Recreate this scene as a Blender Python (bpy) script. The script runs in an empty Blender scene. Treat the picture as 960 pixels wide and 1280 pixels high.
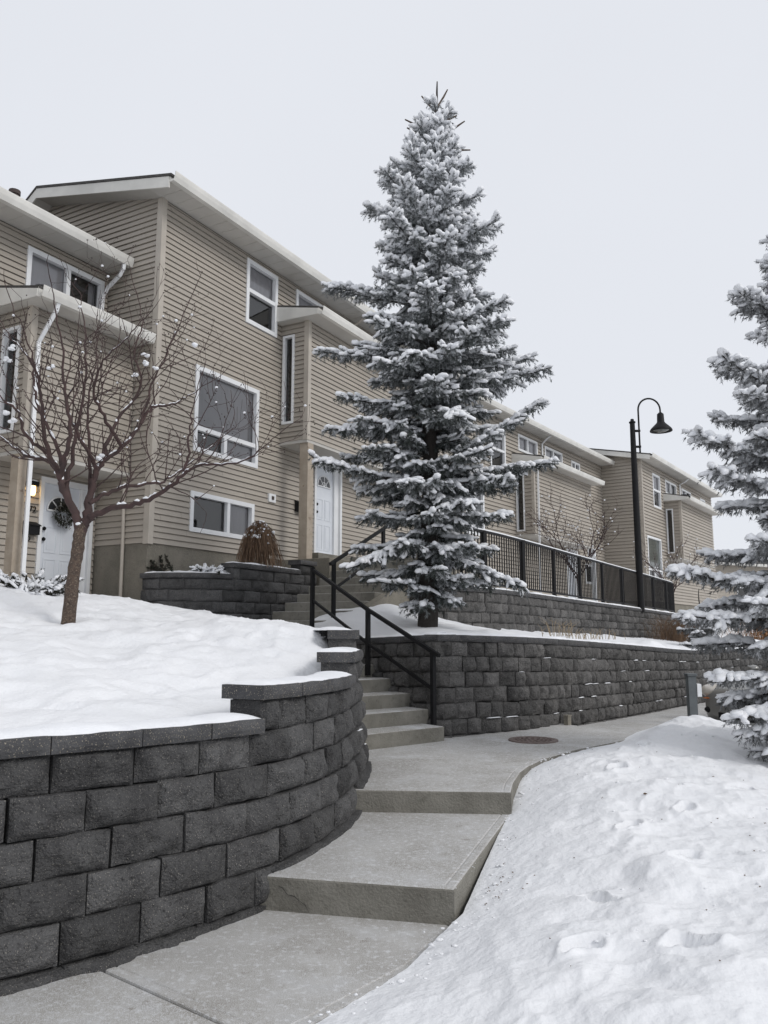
import bpy, math, random
import numpy as np
from mathutils import Matrix, Vector
R = math.radians
random.seed(7)
rng = np.random.default_rng(11)
scene = bpy.context.scene
col = scene.collection

# ------------------------------------------------------------------ camera, sky, light, exposure
cam_d = bpy.data.cameras.new('camera')
cam = bpy.data.objects.new('camera', cam_d)
col.objects.link(cam)
cam.location = (0, 0, 1.6)
cam.rotation_euler = (math.pi / 2 + math.atan(.151), 0, 0)
cam_d.sensor_fit = 'VERTICAL'
cam_d.sensor_height = 24
cam_d.lens = 18.75
cam_d.clip_end = 2000
cam_d.clip_start = .05
scene.camera = cam
world = bpy.data.worlds.new('World')
scene.world = world
world.use_nodes = True
nt = world.node_tree
bg = nt.nodes['Background']
sky = nt.nodes.new('ShaderNodeTexSky')
sky.sky_type = 'NISHITA'
sky.sun_disc = False
sky.sun_elevation = R(38)
sky.sun_rotation = R(120)
bw = nt.nodes.new('ShaderNodeMixRGB')          # a closed overcast deck: mostly even cloud grey, a little of the clear sky
bw.blend_type = 'MIX'
bw.inputs[0].default_value = .94
bw.inputs[2].default_value = (7.6, 7.82, 8.32, 1)
nt.links.new(sky.outputs[0], bw.inputs[1])
nt.links.new(bw.outputs[0], bg.inputs[0])
bg.inputs[1].default_value = .1
cn = nt.nodes.new('ShaderNodeTexNoise'); cn.inputs['Scale'].default_value = 2.2; cn.inputs['Detail'].default_value = 4    # faint thickness variation of the cloud deck
ctc = nt.nodes.new('ShaderNodeTexCoord'); nt.links.new(ctc.outputs['Generated'], cn.inputs['Vector'])
cm_ = nt.nodes.new('ShaderNodeMapRange'); cm_.inputs[3].default_value = .965; cm_.inputs[4].default_value = 1.035; nt.links.new(cn.outputs['Fac'], cm_.inputs[0])
cx_ = nt.nodes.new('ShaderNodeVectorMath'); cx_.operation = 'SCALE'; nt.links.new(bw.outputs[0], cx_.inputs[0]); nt.links.new(cm_.outputs[0], cx_.inputs['Scale'])
nt.links.new(cx_.outputs[0], bg.inputs[0])
sun_d = bpy.data.lights.new('sun', 'SUN')
sun_d.energy = 1.15
sun_d.angle = R(22)
sun_d.color = (1, .97, .93)
sun = bpy.data.objects.new('sun', sun_d)
sun.rotation_euler = (R(52), 0, R(60))
col.objects.link(sun)
scene.view_settings.view_transform = 'Standard'
scene.view_settings.look = 'None'
scene.view_settings.exposure = .10
scene.view_settings.gamma = 1
scene.cycles.max_bounces = 6

# ------------------------------------------------------------------ helpers: objects
def tag(o, label=None, cat=None, group=None, kind=None):
    if label: o['label'] = label
    if cat: o['category'] = cat
    if group: o['group'] = group
    if kind: o['kind'] = kind
    return o

def thing(name, label, cat, loc=(0, 0, 0), rz=0, group=None):
    o = bpy.data.objects.new(name, None)
    o.empty_display_size = .2
    col.objects.link(o)
    o.location = loc
    o.rotation_euler = (0, 0, rz)
    return tag(o, label, cat, group)

def root_matrix(o):
    while o.parent: o = o.parent
    return Matrix.Translation(o.location) @ o.rotation_euler.to_matrix().to_4x4()

class MB:
    """collects shapes in world coordinates and links them as one mesh"""
    def __init__(self):
        self.v = []; self.n = 0; self.f4 = []; self.f3 = []; self.t4 = []; self.t3 = []; self.fn = []
    def addv(self, v):
        v = np.asarray(v, float).reshape(-1, 3)
        b = self.n; self.v.append(v); self.n += len(v)
        return b
    def quads(self, v, q, tint=.5):
        b = self.addv(v); q = np.asarray(q, int).reshape(-1, 4) + b
        self.f4.append(q); self.t4.append(np.broadcast_to(np.asarray(tint, float), (len(q),)))
    def tris(self, v, q, tint=.5):
        b = self.addv(v); q = np.asarray(q, int).reshape(-1, 3) + b
        self.f3.append(q); self.t3.append(np.broadcast_to(np.asarray(tint, float), (len(q),)))
    def grid(self, V, tint=.5, flip=False, closed=False):
        a, b = V.shape[:2]
        i = np.arange(a - 1)[:, None]; j = np.arange(b if closed else b - 1)[None, :]
        j2 = (j + 1) % b
        q = np.stack([i * b + j, i * b + j2, (i + 1) * b + j2, (i + 1) * b + j], -1).reshape(-1, 4)
        if flip: q = q[:, ::-1]
        self.quads(V.reshape(-1, 3), q, tint)
    def box(self, P, a, b, tint=.5):
        """P maps local (x,y,z) to world; a,b opposite corners"""
        x0, y0, z0 = a; x1, y1, z1 = b
        c = [P(x, y, z) for z in (z0, z1) for x, y in ((x0, y0), (x1, y0), (x1, y1), (x0, y1))]
        self.quads(c, [(0, 3, 2, 1), (4, 5, 6, 7), (0, 1, 5, 4), (1, 2, 6, 5), (2, 3, 7, 6), (3, 0, 4, 7)], tint)
    def tube(self, pts, rad, sides=6, caps=True, tint=.5):
        pts = np.asarray(pts, float); n = len(pts)
        rad = np.broadcast_to(np.asarray(rad, float), (n,))
        t = np.gradient(pts, axis=0); t /= np.linalg.norm(t, axis=1)[:, None] + 1e-9
        ref = np.array([0, 0, 1.]) if abs(t[0][2]) < .9 else np.array([1., 0, 0])
        s = np.cross(t[0], ref); s /= np.linalg.norm(s)
        S = []
        for k in range(n):
            s = s - t[k] * np.dot(s, t[k]); s /= np.linalg.norm(s) + 1e-9
            S.append(s.copy())
        S = np.array(S); U = np.cross(t, S)
        a = np.arange(sides) * 2 * math.pi / sides
        V = pts[:, None] + rad[:, None, None] * (np.cos(a)[None, :, None] * S[:, None] + np.sin(a)[None, :, None] * U[:, None])
        self.grid(V, tint, closed=True)
        if caps and sides >= 3:
            for e, k in ((0, pts[0]), (n - 1, pts[-1])):
                ring = V[e]; vv = np.vstack([ring, k[None]])
                tr = [(i, (i + 1) % sides, sides) for i in range(sides)]
                self.tris(vv, [x[::-1] for x in tr] if e else tr, tint)
    def lathe(self, prof, c, sides=24, tint=.5):
        a = np.arange(sides) * 2 * math.pi / sides
        V = np.array([[(c[0] + r * math.cos(x), c[1] + r * math.sin(x), c[2] + z) for x in a] for r, z in prof])
        self.grid(V, tint, closed=True)
    def prism(self, poly, z0, z1, bev=0., tint=.5, groove=0.):
        p = np.asarray(poly, float); n = len(p)
        area = sum(p[i][0] * p[(i + 1) % n][1] - p[(i + 1) % n][0] * p[i][1] for i in range(n))
        if area < 0: p = p[::-1]
        z0 = np.broadcast_to(z0, (n,)); z1 = np.broadcast_to(z1, (n,))
        if area < 0: z0 = z0[::-1]; z1 = z1[::-1]
        e = np.roll(p, -1, 0) - p; e /= np.linalg.norm(e, axis=1)[:, None]
        nr = np.stack([-e[:, 1], e[:, 0]], 1)
        m = nr + np.roll(nr, 1, 0); m /= (np.sum(m * nr, 1))[:, None] + 1e-9
        rings = [np.column_stack([p, z0])]
        if bev:
            for f, g in ((0, 1), (.3, .3), (1, 0)):
                rings.append(np.column_stack([p + m * bev * f, z1 - bev * g]))
        else: rings.append(np.column_stack([p, z1]))
        if groove:
            for f, g in ((0, 0), (.006, .004), (.012, .004), (.018, 0)): rings.append(np.column_stack([p + m * (groove + f), z1 - g]))
        V = np.array(rings)
        self.grid(V, tint, closed=True)
        b = self.addv(V[-1]); self.fn.append([b + i for i in range(n)])
        b = self.addv(V[0]); self.fn.append([b + i for i in range(n)][::-1])
    def ellip(self, c, r, nu=8, nv=6, tint=.5, jit=0.):
        a = np.arange(nu) * 2 * math.pi / nu; b = np.linspace(0, math.pi, nv + 1)
        V = np.stack([np.outer(np.sin(b), np.cos(a)), np.outer(np.sin(b), np.sin(a)), np.outer(np.cos(b), np.ones(nu))], -1)
        V = V * (1 + jit * rng.uniform(-1, 1, V.shape[:2])[..., None]) * np.asarray(r) + np.asarray(c)
        V[0] = V[0].mean(0); V[-1] = V[-1].mean(0)
        self.grid(V, tint, closed=True, flip=True)
    def build(self, name, mat, parent=None, smooth=False):
        v = np.vstack(self.v)
        if parent is not None:
            M = np.array(root_matrix(parent).inverted())
            v = v @ M[:3, :3].T + M[:3, 3]
        q = np.vstack(self.f4) if self.f4 else np.zeros((0, 4), int)
        t = np.vstack(self.f3) if self.f3 else np.zeros((0, 3), int)
        loops = np.concatenate([q.ravel(), t.ravel()] + [np.array(f) for f in self.fn]).astype(np.int32)
        tot = np.concatenate([np.full(len(q), 4), np.full(len(t), 3), np.array([len(f) for f in self.fn], int)]).astype(np.int32)
        me = bpy.data.meshes.new(name)
        me.vertices.add(len(v)); me.vertices.foreach_set('co', v.astype(np.float32).ravel())
        me.loops.add(len(loops)); me.loops.foreach_set('vertex_index', loops)
        me.polygons.add(len(tot))
        me.polygons.foreach_set('loop_start', np.concatenate([[0], np.cumsum(tot)[:-1]]).astype(np.int32))
        me.polygons.foreach_set('loop_total', tot)
        me.polygons.foreach_set('use_smooth', np.full(len(tot), smooth))
        at = me.attributes.new('tint', 'FLOAT', 'FACE')
        at.data.foreach_set('value', np.concatenate(self.t4 + self.t3 + [np.full(len(self.fn), .5)]).astype(np.float32))
        me.update(calc_edges=True)
        me.materials.append(mat)
        o = bpy.data.objects.new(name, me)
        col.objects.link(o)
        o.parent = parent
        return o

def W(x, y, z): return (x, y, z)

class Fr:
    """u along a facade, n outward, z up"""
    def __init__(s, ox, oy, az):
        a = R(az); s.o = np.array([ox, oy], float); s.u = np.array([math.sin(a), math.cos(a)]); s.n = np.array([math.cos(a), -math.sin(a)]); s.az = az
    def P(s, u, n, z):
        q = s.o + s.u * u + s.n * n
        return (q[0], q[1], z)
    def rz(s): return R(90 - s.az)

def vnoise(x, y, z=0., seed=0):
    x, y, z = np.broadcast_arrays(np.asarray(x, float), np.asarray(y, float), np.asarray(z, float))
    xi, yi, zi = np.floor(x).astype(np.int64), np.floor(y).astype(np.int64), np.floor(z).astype(np.int64)
    fx, fy, fz = x - xi, y - yi, z - zi
    fx, fy, fz = [f * f * (3 - 2 * f) for f in (fx, fy, fz)]
    def h(a, b, c):
        n = (a * 374761393 + b * 668265263 + c * 2147483647 + seed * 974634777) & 0xffffffff
        n = ((n ^ (n >> 13)) * 1274126177) & 0xffffffff
        return ((n ^ (n >> 16)) & 0xffff) / 65535. * 2 - 1
    r = 0
    for dx in (0, 1):
        for dy in (0, 1):
            for dz in (0, 1):
                r = r + h(xi + dx, yi + dy, zi + dz) * (fx if dx else 1 - fx) * (fy if dy else 1 - fy) * (fz if dz else 1 - fz)
    return r

def fbm(x, y, z=0., o=3, seed=0):
    r = 0; a = 1
    for k in range(o):
        r = r + a * vnoise(np.asarray(x) * 2 ** k, np.asarray(y) * 2 ** k, np.asarray(z) * 2 ** k, seed + k); a *= .5
    return r

class Path:
    def __init__(s, pts, smooth=True):
        p = np.asarray(pts, float)
        if smooth:
            q = np.vstack([2 * p[0] - p[1], p, 2 * p[-1] - p[-2]]); out = []
            for i in range(1, len(q) - 2):
                for t in np.linspace(0, 1, 24, endpoint=False):
                    a, b, c, d = q[i - 1:i + 3]
                    out.append(.5 * (2 * b + (c - a) * t + (2 * a - 5 * b + 4 * c - d) * t * t + (3 * b - a - 3 * c + d) * t ** 3))
            out.append(p[-1]); p = np.array(out)
        s.p = p
        s.s = np.concatenate([[0], np.cumsum(np.linalg.norm(np.diff(p, axis=0), axis=1))])
        s.L = s.s[-1]
    def pos(s, x): return np.stack([np.interp(x, s.s, s.p[:, 0]), np.interp(x, s.s, s.p[:, 1])], -1)
    def nrm(s, x):
        x = np.asarray(x, float); t = s.pos(np.minimum(x + .12, s.L)) - s.pos(np.maximum(x - .12, 0)); t /= np.linalg.norm(t, axis=-1)[..., None]
        return np.stack([t[..., 1], -t[..., 0]], -1)
    def near(s, q): return s.s[np.argmin(np.linalg.norm(s.p - np.asarray(q, float), axis=1))]
    def off(s, x, d): return s.pos(x) + s.nrm(x) * np.asarray(d)[..., None] if np.ndim(d) else s.pos(x) + s.nrm(x) * d

# ------------------------------------------------------------------ helpers: materials
def pm(name, c, rough=.8, c2=None, sc=4., det=6., lo=.35, hi=.65, bump=0., bsc=60., metal=0., tint=0., spec=.4,
       speck=None, speck_sc=120., speck_lo=.62, layers=(), coat=0., emit=None, estr=0.):
    m = bpy.data.materials.new(name); m.use_nodes = True
    t = m.node_tree; N = t.nodes; Lk = t.links; b = N['Principled BSDF']
    tc = N.new('ShaderNodeTexCoord').outputs['Object']
    b.inputs['Roughness'].default_value = rough; b.inputs['Metallic'].default_value = metal
    b.inputs['Specular IOR Level'].default_value = spec
    b.inputs['Coat Weight'].default_value = coat
    def ramp(sc_, a, h_, det_=6., rough_=.6):
        n = N.new('ShaderNodeTexNoise'); n.inputs['Scale'].default_value = sc_; n.inputs['Detail'].default_value = det_; n.inputs['Roughness'].default_value = rough_
        Lk.new(tc, n.inputs['Vector'])
        r = N.new('ShaderNodeMapRange'); r.inputs[1].default_value = a; r.inputs[2].default_value = h_; r.clamp = True
        Lk.new(n.outputs['Fac'], r.inputs[0]); return r.outputs[0]
    def mix(fac, x, y, mode='MIX'):
        n = N.new('ShaderNodeMixRGB'); n.blend_type = mode
        for i, q in ((0, fac), (1, x), (2, y)):
            if hasattr(q, 'links'): Lk.new(q, n.inputs[i])
            elif i == 0: n.inputs[0].default_value = q
            else: n.inputs[i].default_value = (*q, 1)
        return n.outputs[0]
    c2 = c2 or tuple(x * .82 for x in c)
    out = mix(ramp(sc, lo, hi, det), c, c2)
    for lc, lsc, a, h_, amt in layers:
        r = ramp(lsc, a, h_)
        k = N.new('ShaderNodeMath'); k.operation = 'MULTIPLY'; k.inputs[1].default_value = amt; Lk.new(r, k.inputs[0])
        out = mix(k.outputs[0], out, lc)
    if speck:
        out = mix(ramp(speck_sc, speck_lo, speck_lo + .06, 1., .3), out, speck)
    if tint:
        a = N.new('ShaderNodeAttribute'); a.attribute_name = 'tint'
        r = N.new('ShaderNodeMapRange'); r.inputs[3].default_value = 1 - tint; r.inputs[4].default_value = 1 + tint
        Lk.new(a.outputs['Fac'], r.inputs[0])
        cx = N.new('ShaderNodeCombineXYZ')
        for i in range(3): Lk.new(r.outputs[0], cx.inputs[i])
        out = mix(1., out, cx.outputs[0], 'MULTIPLY')
    Lk.new(out, b.inputs['Base Color'])
    if bump:
        n = N.new('ShaderNodeTexNoise'); n.inputs['Scale'].default_value = bsc; n.inputs['Detail'].default_value = 5
        Lk.new(tc, n.inputs['Vector'])
        u = N.new('ShaderNodeBump'); u.inputs['Strength'].default_value = 1; u.inputs['Distance'].default_value = bump
        Lk.new(n.outputs['Fac'], u.inputs['Height']); Lk.new(u.outputs[0], b.inputs['Normal'])
    if emit:
        b.inputs['Emission Color'].default_value = (*emit, 1); b.inputs['Emission Strength'].default_value = estr
    return m

M = {}
M['snow'] = pm('snow', (.83, .835, .85), .75, (.785, .793, .81), sc=1.1, bump=.009, bsc=30, layers=(((.62, .60, .57), 9., .68, .8, .35),), spec=.3)
M['snow_clump'] = pm('snow_clump', (.87, .88, .90), .8, (.82, .83, .855), sc=9, bump=.006, bsc=60)
M['siding'] = pm('siding', (.395, .357, .308), .62, (.368, .332, .286), sc=.7, tint=.06, layers=(((.28, .24, .195), .5, .55, .8, .3),), bump=.0006, bsc=220)
M['trim_tan'] = pm('trim_tan', (.49, .445, .385), .55, sc=2)
M['soffit'] = pm('soffit', (.58, .56, .52), .6, sc=1)
M['fascia'] = pm('fascia', (.74, .725, .68), .5, sc=1.5)
M['shingle'] = pm('shingle', (.05, .047, .045), .9, (.09, .085, .08), sc=14, bump=.01, bsc=40)
M['white'] = pm('white_vinyl', (.80, .81, .82), .45, (.74, .75, .76), sc=3)
M['door'] = pm('door_paint', (.70, .73, .77), .4, (.65, .68, .73), sc=2)
M['found'] = pm('foundation', (.235, .215, .18), .95, (.16, .147, .122), sc=2.5, speck=(.28, .26, .21), speck_sc=130, speck_lo=.56, bump=.012, bsc=70, layers=(((.12, .115, .09), 3., .55, .75, .6), ((.11, .10, .08), 14., .56, .7, .5)))
M['wood'] = pm('post_wood', (.43, .37, .30), .8, (.34, .285, .225), sc=5, layers=(((.20, .15, .11), 9., .64, .70, .75),), bump=.003, bsc=60)
M['blind'] = pm('blind', (.27, .265, .275), .12, (.24, .235, .245), sc=1.2, spec=.6, coat=.3)
M['glass_dark'] = pm('glass_dark', (.022, .024, .028), .06, (.04, .042, .045), sc=1.5, spec=.6)
M['glass_green'] = pm('glass_green', (.10, .11, .10), .1, (.06, .07, .065), sc=3, spec=.6)
M['block'] = pm('wall_block', (.098, .097, .097), .95, (.058, .057, .058), sc=5, tint=.34, speck=(.24, .225, .20), speck_sc=170, speck_lo=.665, bump=.022, bsc=75, layers=(((.115, .113, .112), 1.6, .52, .75, .5), ((.018, .018, .019), 42., .54, .68, .65), ((.13, .125, .12), 24., .62, .75, .45)))  # near-black layer paints the shade inside the split-face pits
M['block_b'] = pm('wall_block_worn', (.125, .12, .115), .95, (.068, .066, .064), sc=4, tint=.32, speck=(.26, .25, .24), speck_sc=130, speck_lo=.66, bump=.02, bsc=50, layers=(((.022, .021, .021), 34., .55, .70, .6), ((.15, .145, .14), 1.4, .52, .75, .5),))  # near-black layer again stands for shaded pits in the block faces
M['cap'] = pm('cap_block', (.085, .085, .088), .95, (.052, .052, .055), sc=6, tint=.12, speck=(.28, .25, .20), speck_sc=150, speck_lo=.655, bump=.008, bsc=80)
M['joint'] = pm('joint_dark', (.02, .02, .02), 1.)
M['conc'] = pm('concrete_slab', (.45, .438, .415), .9, (.36, .347, .325), sc=1.3, speck=(.56, .56, .56), speck_sc=240, speck_lo=.54, bump=.004, bsc=160,
               layers=(((.27, .25, .22), 1.5, .46, .60, .6), ((.17, .15, .12), 3.4, .56, .66, .75), ((.72, .73, .74), 3.4, .52, .72, .65), ((.66, .67, .68), 30., .52, .66, .7), ((.23, .205, .175), 7., .63, .70, .7)))
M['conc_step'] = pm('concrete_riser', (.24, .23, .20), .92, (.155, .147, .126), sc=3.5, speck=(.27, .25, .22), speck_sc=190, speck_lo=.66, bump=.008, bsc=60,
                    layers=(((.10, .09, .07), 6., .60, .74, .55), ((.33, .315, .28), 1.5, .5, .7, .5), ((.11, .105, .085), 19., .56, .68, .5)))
M['conc_top'] = pm('concrete_tread', (.36, .345, .315), .92, (.29, .275, .25), sc=3, speck=(.6, .6, .6), speck_sc=120, speck_lo=.55, bump=.004, bsc=120,
                   layers=(((.66, .68, .70), 3.5, .48, .68, .7),))
M['black'] = pm('black_paint', (.008, .008, .009), .6, (.012, .012, .013), sc=8, spec=.22)
M['iron'] = pm('cast_iron', (.20, .16, .145), .7, (.12, .09, .08), sc=20, bump=.002, bsc=90)
M['bark'] = pm('bark', (.12, .085, .065), .95, (.055, .042, .036), sc=30, bump=.03, bsc=45, layers=(((.24, .19, .145), 60., .52, .64, .8), ((.07, .085, .055), 6., .6, .75, .4)))
M['twig'] = pm('twig', (.075, .045, .042), .85, (.05, .034, .032), sc=10)
M['spruce_bark'] = pm('spruce_bark', (.042, .036, .032), .95, (.035, .03, .026), sc=14, bump=.015, bsc=45)
def needle_mat(name, dark, frost):
    m = pm(name, dark, .85, tuple(q * .6 for q in dark), sc=6)
    t = m.node_tree; N = t.nodes; b = N['Principled BSDF']; src = b.inputs['Base Color'].links[0].from_socket
    a = N.new('ShaderNodeAttribute'); a.attribute_name = 'tint'      # share of hoar frost on each sprig
    x = N.new('ShaderNodeMixRGB'); t.links.new(a.outputs['Fac'], x.inputs[0]); t.links.new(src, x.inputs[1]); x.inputs[2].default_value = (*frost, 1)
    t.links.new(x.outputs[0], b.inputs['Base Color'])
    return m
M['needle'] = needle_mat('needle', (.066, .078, .070), (.52, .54, .56))
M['needle_grey'] = needle_mat('needle_frosted', (.085, .088, .082), (.54, .55, .57))
M['juniper'] = pm('juniper_leaf', (.035, .045, .03), .85, (.055, .045, .035), sc=12, tint=.4)
M['weep'] = pm('weeping_twig', (.20, .13, .08), .9, (.11, .07, .048), sc=14, tint=.4)
M['grass'] = pm('dry_grass', (.34, .27, .18), .9, (.22, .17, .11), sc=8, tint=.35)
M['rust'] = pm('rust_leaf', (.33, .17, .07), .9, (.22, .11, .05), sc=8, tint=.35)
M['leaf'] = pm('dead_leaf', (.16, .10, .06), .9, (.09, .06, .04), sc=30)
M['grey_post'] = pm('grey_post', (.13, .145, .15), .7, (.10, .11, .115), sc=5)
M['car'] = pm('car_paint', (.30, .295, .28), .3, (.27, .265, .25), sc=3, metal=.4, coat=.6)
M['lens'] = pm('headlight_lens', (.62, .58, .52), .12, (.5, .46, .40), sc=8, coat=1.)
M['amber'] = pm('amber_lens', (.5, .16, .05), .2)
M['tyre'] = pm('tyre', (.02, .02, .02), .9)
M['rim'] = pm('rim', (.35, .35, .36), .35, metal=.9)
M['bulb'] = pm('lit_glass', (.9, .7, .4), .4, emit=(1, .62, .22), estr=7.)
M['berry'] = pm('berry', (.03, .015, .014), .6)
M['brown'] = pm('vent_brown', (.07, .05, .045), .7)
M['lot'] = pm('lot_snow', (.60, .615, .64), .85, (.42, .43, .44), sc=.5, bump=.02, bsc=5)

# ------------------------------------------------------------------ helpers: terrain
def tps(pts):
    p = np.array(pts, float); n = len(p)
    def k(d): return np.where(d > 0, d * d * np.log(d + 1e-12), 0)
    A = np.zeros((n + 3, n + 3)); A[:n, :n] = k(np.linalg.norm(p[:, None, :2] - p[None, :, :2], axis=-1)) + np.eye(n) * .02
    A[:n, n] = 1; A[:n, n + 1:n + 3] = p[:, :2]; A[n:, :n] = A[:n, n:].T
    w = np.linalg.solve(A, np.concatenate([p[:, 2], [0, 0, 0]]))
    def f(x, y):
        s = np.shape(x); q = np.stack([np.ravel(x), np.ravel(y)], -1)
        d = np.linalg.norm(q[:, None] - p[None, :, :2], axis=-1)
        return (k(d) @ w[:n] + w[n] + q @ w[n + 1:]).reshape(s)
    return f

def loft(a, b, na, nb, zf, pw=1.):
    s = np.linspace(0, 1, na)
    A = a.pos(s * a.L); B = b.pos(s * b.L)
    t = (np.linspace(0, 1, nb) ** pw)[None, :, None]
    XY = A[:, None] * (1 - t) + B[:, None] * t
    Z = zf(XY[..., 0], XY[..., 1], np.broadcast_to(t[..., 0], XY.shape[:2]))
    return np.concatenate([XY, Z[..., None]], -1)

# ------------------------------------------------------------------ the ground
g = MB(); g.quads([(-400, -60, -.12), (400, -60, -.12), (400, 900, -.12), (-400, 900, -.12)], [(0, 1, 2, 3)])
tag(g.build('ground', M['lot']), 'snow covered ground reaching away past the houses', kind='structure')

# paths shared by walls and terrain
NEAR = Path([(-3.6, 2.0), (-2.6, 2.95), (-1.69, 3.86), (-1.34, 4.17), (-.655, 5.0), (-.28, 5.95), (-.17, 6.65), (-.11, 7.4), (-.15, 8.05), (-.40, 8.72), (-.85, 9.4), (-1.38, 10.12), (-2.1, 11.0)])
MID = Path([(-1.35, 12.45), (-.55, 11.4), (.05, 10.6), (.5, 9.98), (.62, 9.87), (.78, 9.88), (.95, 10.0), (1.19, 10.18), (1.75, 10.6), (2.41, 11.3), (3.56, 13.0), (5.1, 15.4), (6.5, 17.7), (8.6, 20.4), (12., 23.6)])
UP = Path([(-.05, 15.3), (.1, 14.3), (.42, 13.85), (.9, 13.9), (1.75, 14.5), (3.05, 16.4), (5.27, 19.96), (7.5, 23.5), (9.4, 26.6), (10.25, 28.0), (10.6, 28.9), (10.5, 30.5)])
PLANT = Path([(-3.98, 12.9), (-3.75, 12.72), (-3.3, 12.66), (-2.85, 12.72), (-2.4, 13.0), (-2.05, 13.55), (-1.75, 14.1), (-1.2, 15.05)])
def zdecl(y): return -.043 * np.maximum(np.asarray(y, float) - 9.9, 0) * (np.asarray(y, float) < 19) - (np.asarray(y, float) >= 19) * .39

# walkway slabs
sl = MB(); sl.prism([(-3.9, 1.2), (-.6, 1.2), (-.62, 3.55), (-1.40, 4.16), (-2.5, 3.4), (-3.8, 2.3)], -.15, -.002, .012)
sl.prism([(-1.395, 4.17), (-.615, 3.56), (-.6, 3.25), (-.27, 3.62), (.15, 4.15), (.42, 4.72), (.42, 5.1), (-1.0, 5.1)], -.15, 0, .012, groove=.05)
tag(sl.build('walkway', M['conc']), 'lowest concrete walk slab with frost at the camera', kind='structure')
A1 = [(-.98, 4.98), (-.70, 4.965), (.39, 4.71), (.99, 6.57), (1.0, 6.9), (-.5, 6.9)]
A2 = [(-.5, 6.66), (-.17, 6.65), (1.0, 6.56), (1.08, 6.95), (1.23, 7.48), (1.38, 7.85), (-.5, 8.35)]
A3 = [(-.5, 8.36), (1.384, 7.858), (1.6, 8.27), (1.85, 8.6), (2.06, 8.89), (2.68, 9.53), (3.3, 10.2), (2.3, 11.6), (1.0, 10.6), (-.5, 9.6)]
for k, (A, z) in enumerate(((A1, .19), (A2, .36), (A3, .357))):
    s_ = MB(); s_.prism(A, z - .19 if k == 0 else .12, z, .014, groove=.055)
    o = s_.build('walk_step' if k < 2 else 'walkway', M['conc'])
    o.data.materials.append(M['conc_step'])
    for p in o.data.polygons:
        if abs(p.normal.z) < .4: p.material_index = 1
    tag(o, ('first broad concrete step of the walk with a cracked brown riser', 'second broad concrete step of the walk', 'upper frosted concrete walk beside the tall block wall')[k], kind='structure')
# the walk beyond, sloping away
xs = np.linspace(0, 1, 7)
for i in range(6):
    y0, y1 = 10.2 + i * 1.5, 10.2 + (i + 1) * 1.5 - .012
    def edge(y): return 3.3 + (y - 10.2) * .63, 1.0 + (y - 10.2) * .63
    (r0, l0), (r1, l1) = edge(y0), edge(y1)
    d = np.array([.62, -.30])
    s_ = MB(); za, zb = .352 + float(zdecl(y0 + .4)) * .95, .352 + float(zdecl(y1 + .4)) * .95
    P = [(l0 - .2, y0 + .9), (r0, y0), (r1, y1), (l1 - .2, y1 + .9)]
    s_.prism(P, [za - .3, za - .3, zb - .3, zb - .3], [za, za, zb, zb], .01)
    tag(s_.build('walkway', M['conc']), 'frosted concrete walk receding along the tall block wall', kind='structure')

# lawn snow (left)
lawn = tps([(-3.6, 3.0, 1.0), (-1.9, 4.3, 1.0), (-1.0, 5.2, 1.02), (-.75, 6.0, 1.08), (-.6, 7.0, 1.2), (-.55, 8.0, 1.42), (-.75, 9.0, 1.60), (-1.4, 10.0, 1.70), (-2.1, 11.0, 1.76),
            (-.60, 8.35, 1.61), (-.88, 8.75, 1.67), (-1.1, 9.1, 1.70), (-.62, 7.9, 1.45), (-3.13, 8.0, 1.68), (-2.2, 7.0, 1.42), (-2.6, 5.5, 1.2), (-4.5, 5.0, 1.3), (-4.2, 7.0, 1.62), (-4.2, 9.0, 2.02), (-5.2, 10.5, 2.2), (-4.0, 11.5, 2.08), (-6.5, 11.0, 2.2), (-7, 8, 2.1),
            (-3.6, 12.4, 1.98), (-2.7, 11.8, 1.88), (-2.0, 11.9, 1.74), (-2.2, 9.5, 1.70), (-3.0, 10.2, 1.9), (-9, 9, 2.2), (-8, 5, 1.7)])
def zlawn(x, y, t):
    w = np.minimum(1, t * 10)
    return lawn(x, y) + .045 * fbm(x * 1.7, y * 1.7, seed=3) * w + w * .035 * (1 - np.abs(fbm(x * 3.3 + .4 * vnoise(x * 2, y * 2), y * 4.2, o=2, seed=9))) ** 2 + .012 * fbm(x * 9, y * 9, o=2, seed=5) * w + .004 * vnoise(x * 24, y * 24, seed=2)
a = Path(NEAR.off(np.linspace(0, NEAR.L, 60), -.36), False)
b = Path([(-12, 6), (-9, 10), (-6.3, 11.6), (-4.8, 12.5), (-4.0, 12.9), (-3.4, 12.9), (-2.6, 12.75), (-2.0, 12.6), (-1.9, 12.0)], False)
g = MB(); g.grid(loft(a, b, 260, 200, zlawn, 1.15), flip=True)
tag(g.build('snow_lawn', M['snow'], smooth=True), 'smooth snow slope on the left behind the low curved wall', kind='structure')

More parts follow.
